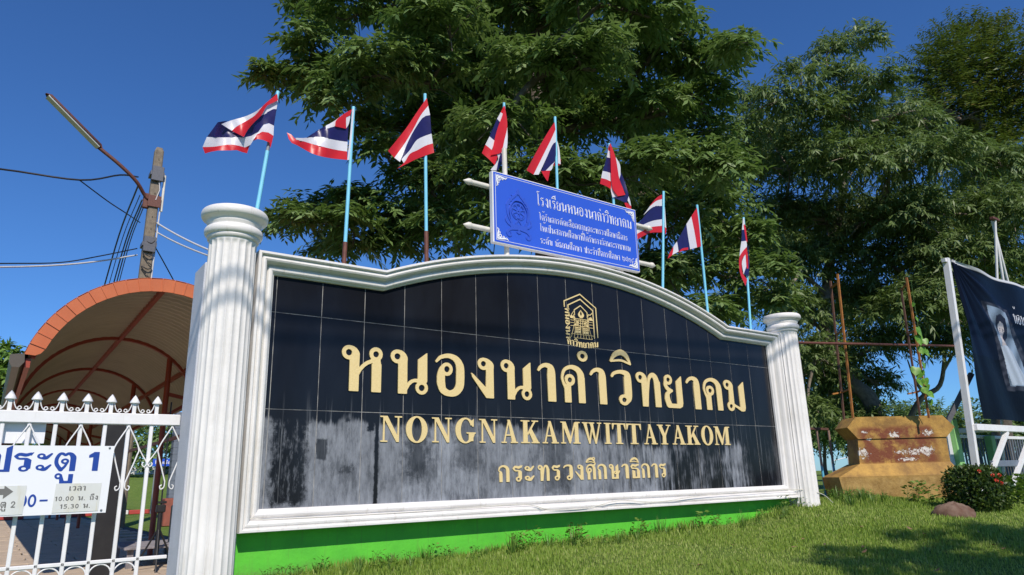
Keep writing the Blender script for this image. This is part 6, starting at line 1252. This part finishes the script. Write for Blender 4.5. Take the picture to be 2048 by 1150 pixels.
for k, (u, v, r, d, lab) in enumerate(((40, 915, 40, 58, 'seen through the far end of the walkway, left part'), (130, 915, 40, 60, 'seen through the far end of the walkway, right part'), (1650, 845, 62, 60, 'behind the low fence'), (1760, 855, 60, 66, 'behind the left part of the pedestal'), (1850, 855, 56, 62, 'behind the right part of the pedestal'), (1960, 850, 46, 50, 'behind the billboard braces'), (2040, 840, 52, 46, 'at the right edge behind the steel fence'), (1600, 850, 56, 70, 'hidden mostly by the right column'))):
    tb_ = Vector(atD(u, 930, d)); tb_.z = float(gz(tb_.x, tb_.y)); tree('distant_tree', ('low dark tree far across the field, ' if u > 500 else 'dark tree far away, ') + lab, tb_, [tb_, tb_ + Vector((0, 0, 1)), Vector(atD(u, v, d))], [(u, v, r, d), (u - 25, v + 30, r * 0.8, d), (u + 30, v + 28, r * 0.8, d)], dict(KG, n=150), M['leaf_broad'], M['bark'], 0.2, gr_)
m = MB(); m.box(-8, 57.9, -0.6, 26, 58.0, 0.55)
for k in range(24): m.box(-8 + 1.45 * k, 57.8, -0.6, -7.85 + 1.45 * k, 57.9, 0.65)
tag(m.build('boundary_wall', M['white_paint']), 'long low white boundary wall across the far lawn', 'wall')
# unseen tree added behind the camera, crown shaped to shade the lower right lawn
rt = Vector((2.2, -7.6, -2.6))
th = thing('added_shade_tree', 'unseen tree added out of frame to cast shade across the lower right lawn', 'tree', rt); cl = [((x_, -7.5 + dy, z_), 0.75) for x_, dy, z_ in [(q[0] + 2.0, q[1], q[2] - 0.85) for q in ((-0.2, 0, 4.15), (0.9, 0.1, 4.05), (2.0, 0, 3.88), (3.1, 0.1, 3.6), (4.2, 0, 3.3), (1.4, 0.2, 3.25), (2.6, -0.2, 3.0), (3.8, 0.1, 2.7), (0.3, -0.1, 3.4), (1.0, -0.9, 4.0), (2.8, -0.9, 3.7))]]
V, S = crown(cl, dict(KB, split=0, n=120, len=0.16, wid=0.07)); leaf_obj('crown', V, S, M['leaf_broad'], th, -rt)
m = MB(); m.tube([rt, rt + Vector((0.05, 0, 2)), rt + Vector((0, 0.1, 4.6)), rt + Vector((-0.2, 0.1, 6.2))], [0.16, 0.12, 0.08, 0.04], 10); m.build('trunk', M['bark'], th, -rt)

# clipped shrub
sc_ = Vector(atD(1952, 985, 7.0)); sb = Vector((sc_.x, sc_.y, float(gz(sc_.x, sc_.y)))); sh = thing('clipped_shrub', 'rounded clipped dark green shrub with red flowers in front of the pedestal', 'shrub', sb)
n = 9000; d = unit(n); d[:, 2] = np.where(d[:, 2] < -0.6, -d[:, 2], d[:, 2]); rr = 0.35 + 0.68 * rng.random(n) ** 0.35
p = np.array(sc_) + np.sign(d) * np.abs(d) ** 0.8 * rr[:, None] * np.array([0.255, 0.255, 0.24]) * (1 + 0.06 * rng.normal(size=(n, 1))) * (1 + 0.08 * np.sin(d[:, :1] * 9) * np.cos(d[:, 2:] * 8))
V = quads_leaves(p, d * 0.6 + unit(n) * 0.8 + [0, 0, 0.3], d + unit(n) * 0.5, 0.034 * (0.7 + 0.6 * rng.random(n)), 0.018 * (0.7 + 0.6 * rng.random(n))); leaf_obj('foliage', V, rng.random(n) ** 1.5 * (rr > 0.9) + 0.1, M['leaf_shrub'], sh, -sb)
m = MB()
for k in range(7): a = k * 0.9; m.tube([sb + Vector((0.03 * math.cos(a), 0.03 * math.sin(a), -0.02)), sb + Vector((0.12 * math.cos(a), 0.12 * math.sin(a), 0.2)), sb + Vector((0.2 * math.cos(a), 0.2 * math.sin(a), 0.36))], [0.010, 0.008, 0.004], 6)
m.build('stems', M['bark'], sh, -sb)
M['red_petal'] = painted('red_petal', (0.75, 0.04, 0.03), (0.7, 0.08, 0.03), 0.5, 9, 0)
for px, py in ((1993, 961), (1999, 950), (1985, 950), (1958, 942), (2003, 966)):
    c0 = np.array(W(px, py, 6.78)); n = 26; d = unit(n); V = quads_leaves(c0 + d * 0.006, d, unit(n), np.full(n, 0.015), np.full(n, 0.010)); m_ = np_mesh('flower', V, np.arange(len(V)).reshape(-1, 4)); obj('flower', m_, sh, M['red_petal'], -sb)

# lawn blades
def project(P): q = (P - CC) @ CR.T; return 1024 + FP * q[:, 0] / q[:, 2], 575 - FP * q[:, 1] / q[:, 2], q[:, 2]
def blades(X, Y, h, w, lean=0.45):
    n = len(X); Z = gz(X, Y); P = np.stack([X, Y, Z - 0.004], 1); a = rng.random(n) * 2 * np.pi; s = np.stack([np.cos(a), np.sin(a), np.zeros(n)], 1); b = rng.random(n) * 2 * np.pi
    ln = np.stack([np.cos(b), np.sin(b), np.zeros(n)], 1) * (lean * h * rng.random(n))[:, None]; up = np.array([0, 0, 1.0])
    V = np.empty((n, 5, 3)); w = w[:, None]; h = h[:, None]
    V[:, 0] = P - s * w; V[:, 1] = P + s * w; V[:, 2] = P + s * w * 0.75 + up * h * 0.6 + ln * 0.4; V[:, 3] = P - s * w * 0.75 + up * h * 0.6 + ln * 0.4; V[:, 4] = P + up * h * 0.95 + ln
    return V
n = 420000; X = rng.uniform(-0.5, 13.0, n); Y = rng.uniform(-3.3, 1.2, n); keep = (Y < -0.01) | (X > 5.35); X, Y = X[keep], Y[keep]
P = np.stack([X, Y, gz(X, Y)], 1); u, v, dd = project(P); keep = (dd > 0.5) & (u > -80) & (u < 2130) & (v < 1240); X, Y, dd = X[keep], Y[keep], dd[keep]
keep = rng.random(len(X)) < np.clip((6.5 / dd) ** 1.2, 0.25, 1.0); X, Y, dd = X[keep], Y[keep], dd[keep]
patch = np.clip(0.5 + 0.35 * np.sin(X * 1.7 + 0.6) * np.cos(Y * 2.3 + X * 0.7) + 0.25 * np.sin(X * 5.3 + 2 * np.sin(Y * 3.1)) * np.cos(Y * 6.7 + X), 0, 1); wallside = np.exp(-np.abs(Y + 0.05) / 0.22) * (X < 5.3) * (0.8 + 0.6 * np.sin(X * 7.3) * np.sin(X * 2.9 + 1)) + np.exp(-((X - 5.9) / 0.6) ** 2) * np.exp(-((Y + 0.2) / 0.35) ** 2) * 1.4
thin = rng.random(len(X)) < 0.35 + 0.9 * patch; X, Y, dd, patch, wallside = X[thin], Y[thin], dd[thin], patch[thin], wallside[thin]
h = (0.014 + 0.024 * rng.random(len(X)) ** 1.3) * (0.7 + 0.6 * patch) + 0.055 * np.clip(wallside, 0, 1.2) * rng.random(len(X)) ** 1.6 * (0.6 + 0.6 * sstep(0.5, 3.5, X))
V = blades(X, Y, h, 0.0016 + 0.0012 * rng.random(len(X)) + dd * 0.00018); k = np.arange(len(X)) * 5
F = np.concatenate([np.stack([k, k + 1, k + 2, k + 3], 1), np.stack([k + 3, k + 2, k + 4, k + 4], 1)])
F2 = np.stack([k + 3, k + 2, k + 4], 1)
def mixed_mesh(name, V, Q, T, attr):
    me = bpy.data.meshes.new(name); me.vertices.add(len(V)); me.vertices.foreach_set('co', V.astype(np.float32).ravel())
    li = np.concatenate([Q.ravel(), T.ravel()]).astype(np.int32); me.loops.add(len(li)); me.loops.foreach_set('vertex_index', li)
    st_ = np.concatenate([np.arange(len(Q)) * 4, len(Q) * 4 + np.arange(len(T)) * 3]).astype(np.int32); me.polygons.add(len(st_)); me.polygons.foreach_set('loop_start', st_); me.polygons.foreach_set('loop_total', np.concatenate([np.full(len(Q), 4), np.full(len(T), 3)]).astype(np.int32))
    a = me.attributes.new('shade', 'FLOAT', 'FACE'); a.data.foreach_set('value', np.concatenate([attr, attr]).astype(np.float32)); me.update(calc_edges=True); return me
shade = np.clip(0.62 - 0.34 * patch + 0.2 * rng.random(len(X)) + 0.14 * rng.normal(size=len(X)) + 0.35 * (rng.random(len(X)) < 0.10), 0, 1)
go_ = obj('grass', mixed_mesh('grass', V.reshape(-1, 3), F[:len(k)], F2, shade), None, M['grass']); tag(go_, 'short green lawn grass growing up to the name wall', 'grass', kind='stuff')
# weeds along the foot of the wall: each a small plant
def weed(kind_, x, y, s, label, grp):
    z = float(gz(x, y)); th = thing('weed', label, 'weed', (x, y, z), group=grp); n = int(26 * s / 0.12); a = rng.random(n) * 6.28; hh = rng.random(n)
    st_ = np.stack([np.cos(a), np.sin(a), np.zeros(n)], 1); r_ = s * (0.15 + 0.5 * rng.random(n))
    if kind_ == 'leafy':
        p = st_ * r_[:, None] * 0.9 + np.stack([np.zeros(n), np.zeros(n), hh * s], 1); p[:, 1] = -np.abs(p[:, 1])
        V = quads_leaves(p, st_ * 0.8 + [0, 0, 0.35], unit(n) * 0.5 + [0, 0, 1], s * (0.22 + 0.16 * rng.random(n)), s * (0.12 + 0.08 * rng.random(n)))
    else:
        p = st_ * 0.01; d_ = st_ * (0.25 + 0.4 * rng.random(n))[:, None] + [0, 0, 1]; V = quads_leaves(p, d_, st_, s * (0.7 + 0.6 * rng.random(n)), np.full(n, 0.006))
    leaf_obj('leaves', V, rng.random(n), M['leaf_weed'], th, None)
    m = MB()
    for k in range(4): m.tube([(0, 0, -0.01), (random.uniform(-.3, .3) * s, -random.random() * 0.2 * s, s * 0.6), (random.uniform(-.5, .5) * s, -random.random() * 0.3 * s, s * random.uniform(0.8, 1.1))], [0.0018, 0.0014, 0.0008], 4)
    m.build('stem', M['stem_green'], th)
gw = 'weeds along the foot of the wall'
for k in range(84):
    x = -0.35 + 5.6 * (k + random.random() * 0.8) / 84; y = -0.05 - 0.22 * random.random() ** 1.5; s = random.choice([0.055, 0.07, 0.085, 0.10, 0.14 if x > 0.9 else 0.075])
    kk_ = random.random() < 0.66
    weed('leafy' if kk_ else 'blade', x, y, s, ('leafy' if kk_ else 'bladed') + ' weed at the plinth foot, ' + ('below the first Thai letters', 'below the left half of the Latin name', 'below the middle of the wall', 'below the emblem', 'below the ministry line', 'below the last letters', 'near the right column')[min(6, int((x + 0.35) / 0.8))], gw)
for k in range(16):
    x = 5.35 + 0.85 * random.random(); y = -0.42 + 0.4 * random.random(); weed(random.choice(['leafy', 'blade', 'blade']), x, y, random.uniform(0.10, 0.17), ('tall weed' if k < 4 else 'small weed' if k < 10 else 'low weed') + ' in the tuft ' + ('nearest the right column' if x < 5.62 else 'midway between column and pedestal' if x < 5.92 else 'nearest the pedestal'), 'weeds between the right column and the pedestal')
for k, (px, py, s) in enumerate(((1815, 1000, 0.20), (1835, 1005, 0.22), (1860, 1012, 0.18), (1655, 985, 0.14), (1690, 990, 0.12))):
    q = W(px, py, 7.5); weed('leafy', q.x, q.y, s, ('leafy weed against the front of the pedestal, ' + ('leftmost', 'middle', 'nearest the shrub')[k]) if k < 3 else ('leafy weed at the left foot of the pedestal, ' + ('behind', 'in front')[k - 3]), None)
for k, (px, py) in enumerate(((2030, 985), (2046, 1000), (2022, 1008))):
    q = W(px, py, 7.6); weed('leafy', q.x, q.y, 0.30, 'big-leaved green plant right of the clipped shrub, ' + ('rear', 'rightmost', 'nearest')[k], None)
# dry leaves on the lawn
M['dry_leaf'] = painted('dry_brown_leaf', (0.22, 0.12, 0.06), (0.30, 0.18, 0.10), 0.8, 30, 0)
vs = [(0, -0.5, 0.1), (0.25, -0.1, 0.02), (0.2, 0.3, 0.12), (0, 0.5, 0.25), (-0.2, 0.3, 0.12), (-0.25, -0.1, 0.02), (0, 0, -0.02)]
dl = np_mesh('fallen_leaf', vs, [(k, (k + 1) % 6, 6) for k in range(6)]); dl.materials.append(M['dry_leaf'])
for px, py in ((1304, 1112), (1350, 1118), (1465, 1098), (1545, 1085), (1590, 1102), (1608, 1086), (1650, 1097), (1728, 1102), (1730, 1112), (1655, 1128), (1480, 1132), (1960, 1072), (1990, 1098), (2010, 1105), (1876, 1150), (1725, 1060), (1400, 1140), (1850, 1075), (1820, 1064), (1945, 1125)):
    lo_d, hi_d = 1.0, 12.0
    for _ in range(30):
        md = (lo_d + hi_d) / 2; q = atD(px, py, md)
        if q[2] > float(gz(q[0], q[1])): lo_d = md
        else: hi_d = md
    o = obj('fallen_leaf', dl, None, None, (q[0], q[1], float(gz(q[0], q[1])) + 0.028), (random.uniform(-0.4, 0.4), random.uniform(-0.4, 0.4), random.random() * 6)); k = random.uniform(0.035, 0.055); o.scale = (k, k, k)
    tag(o, 'dry brown leaf on the lawn, ' + ('below the ministry line', 'below the last letters', 'right of the shrub and rock', 'in front of the pedestal')[0 if px < 1500 else 1 if px < 1640 else 3 if px < 1900 else 2], 'leaf', 'dry leaves scattered over the lawn')
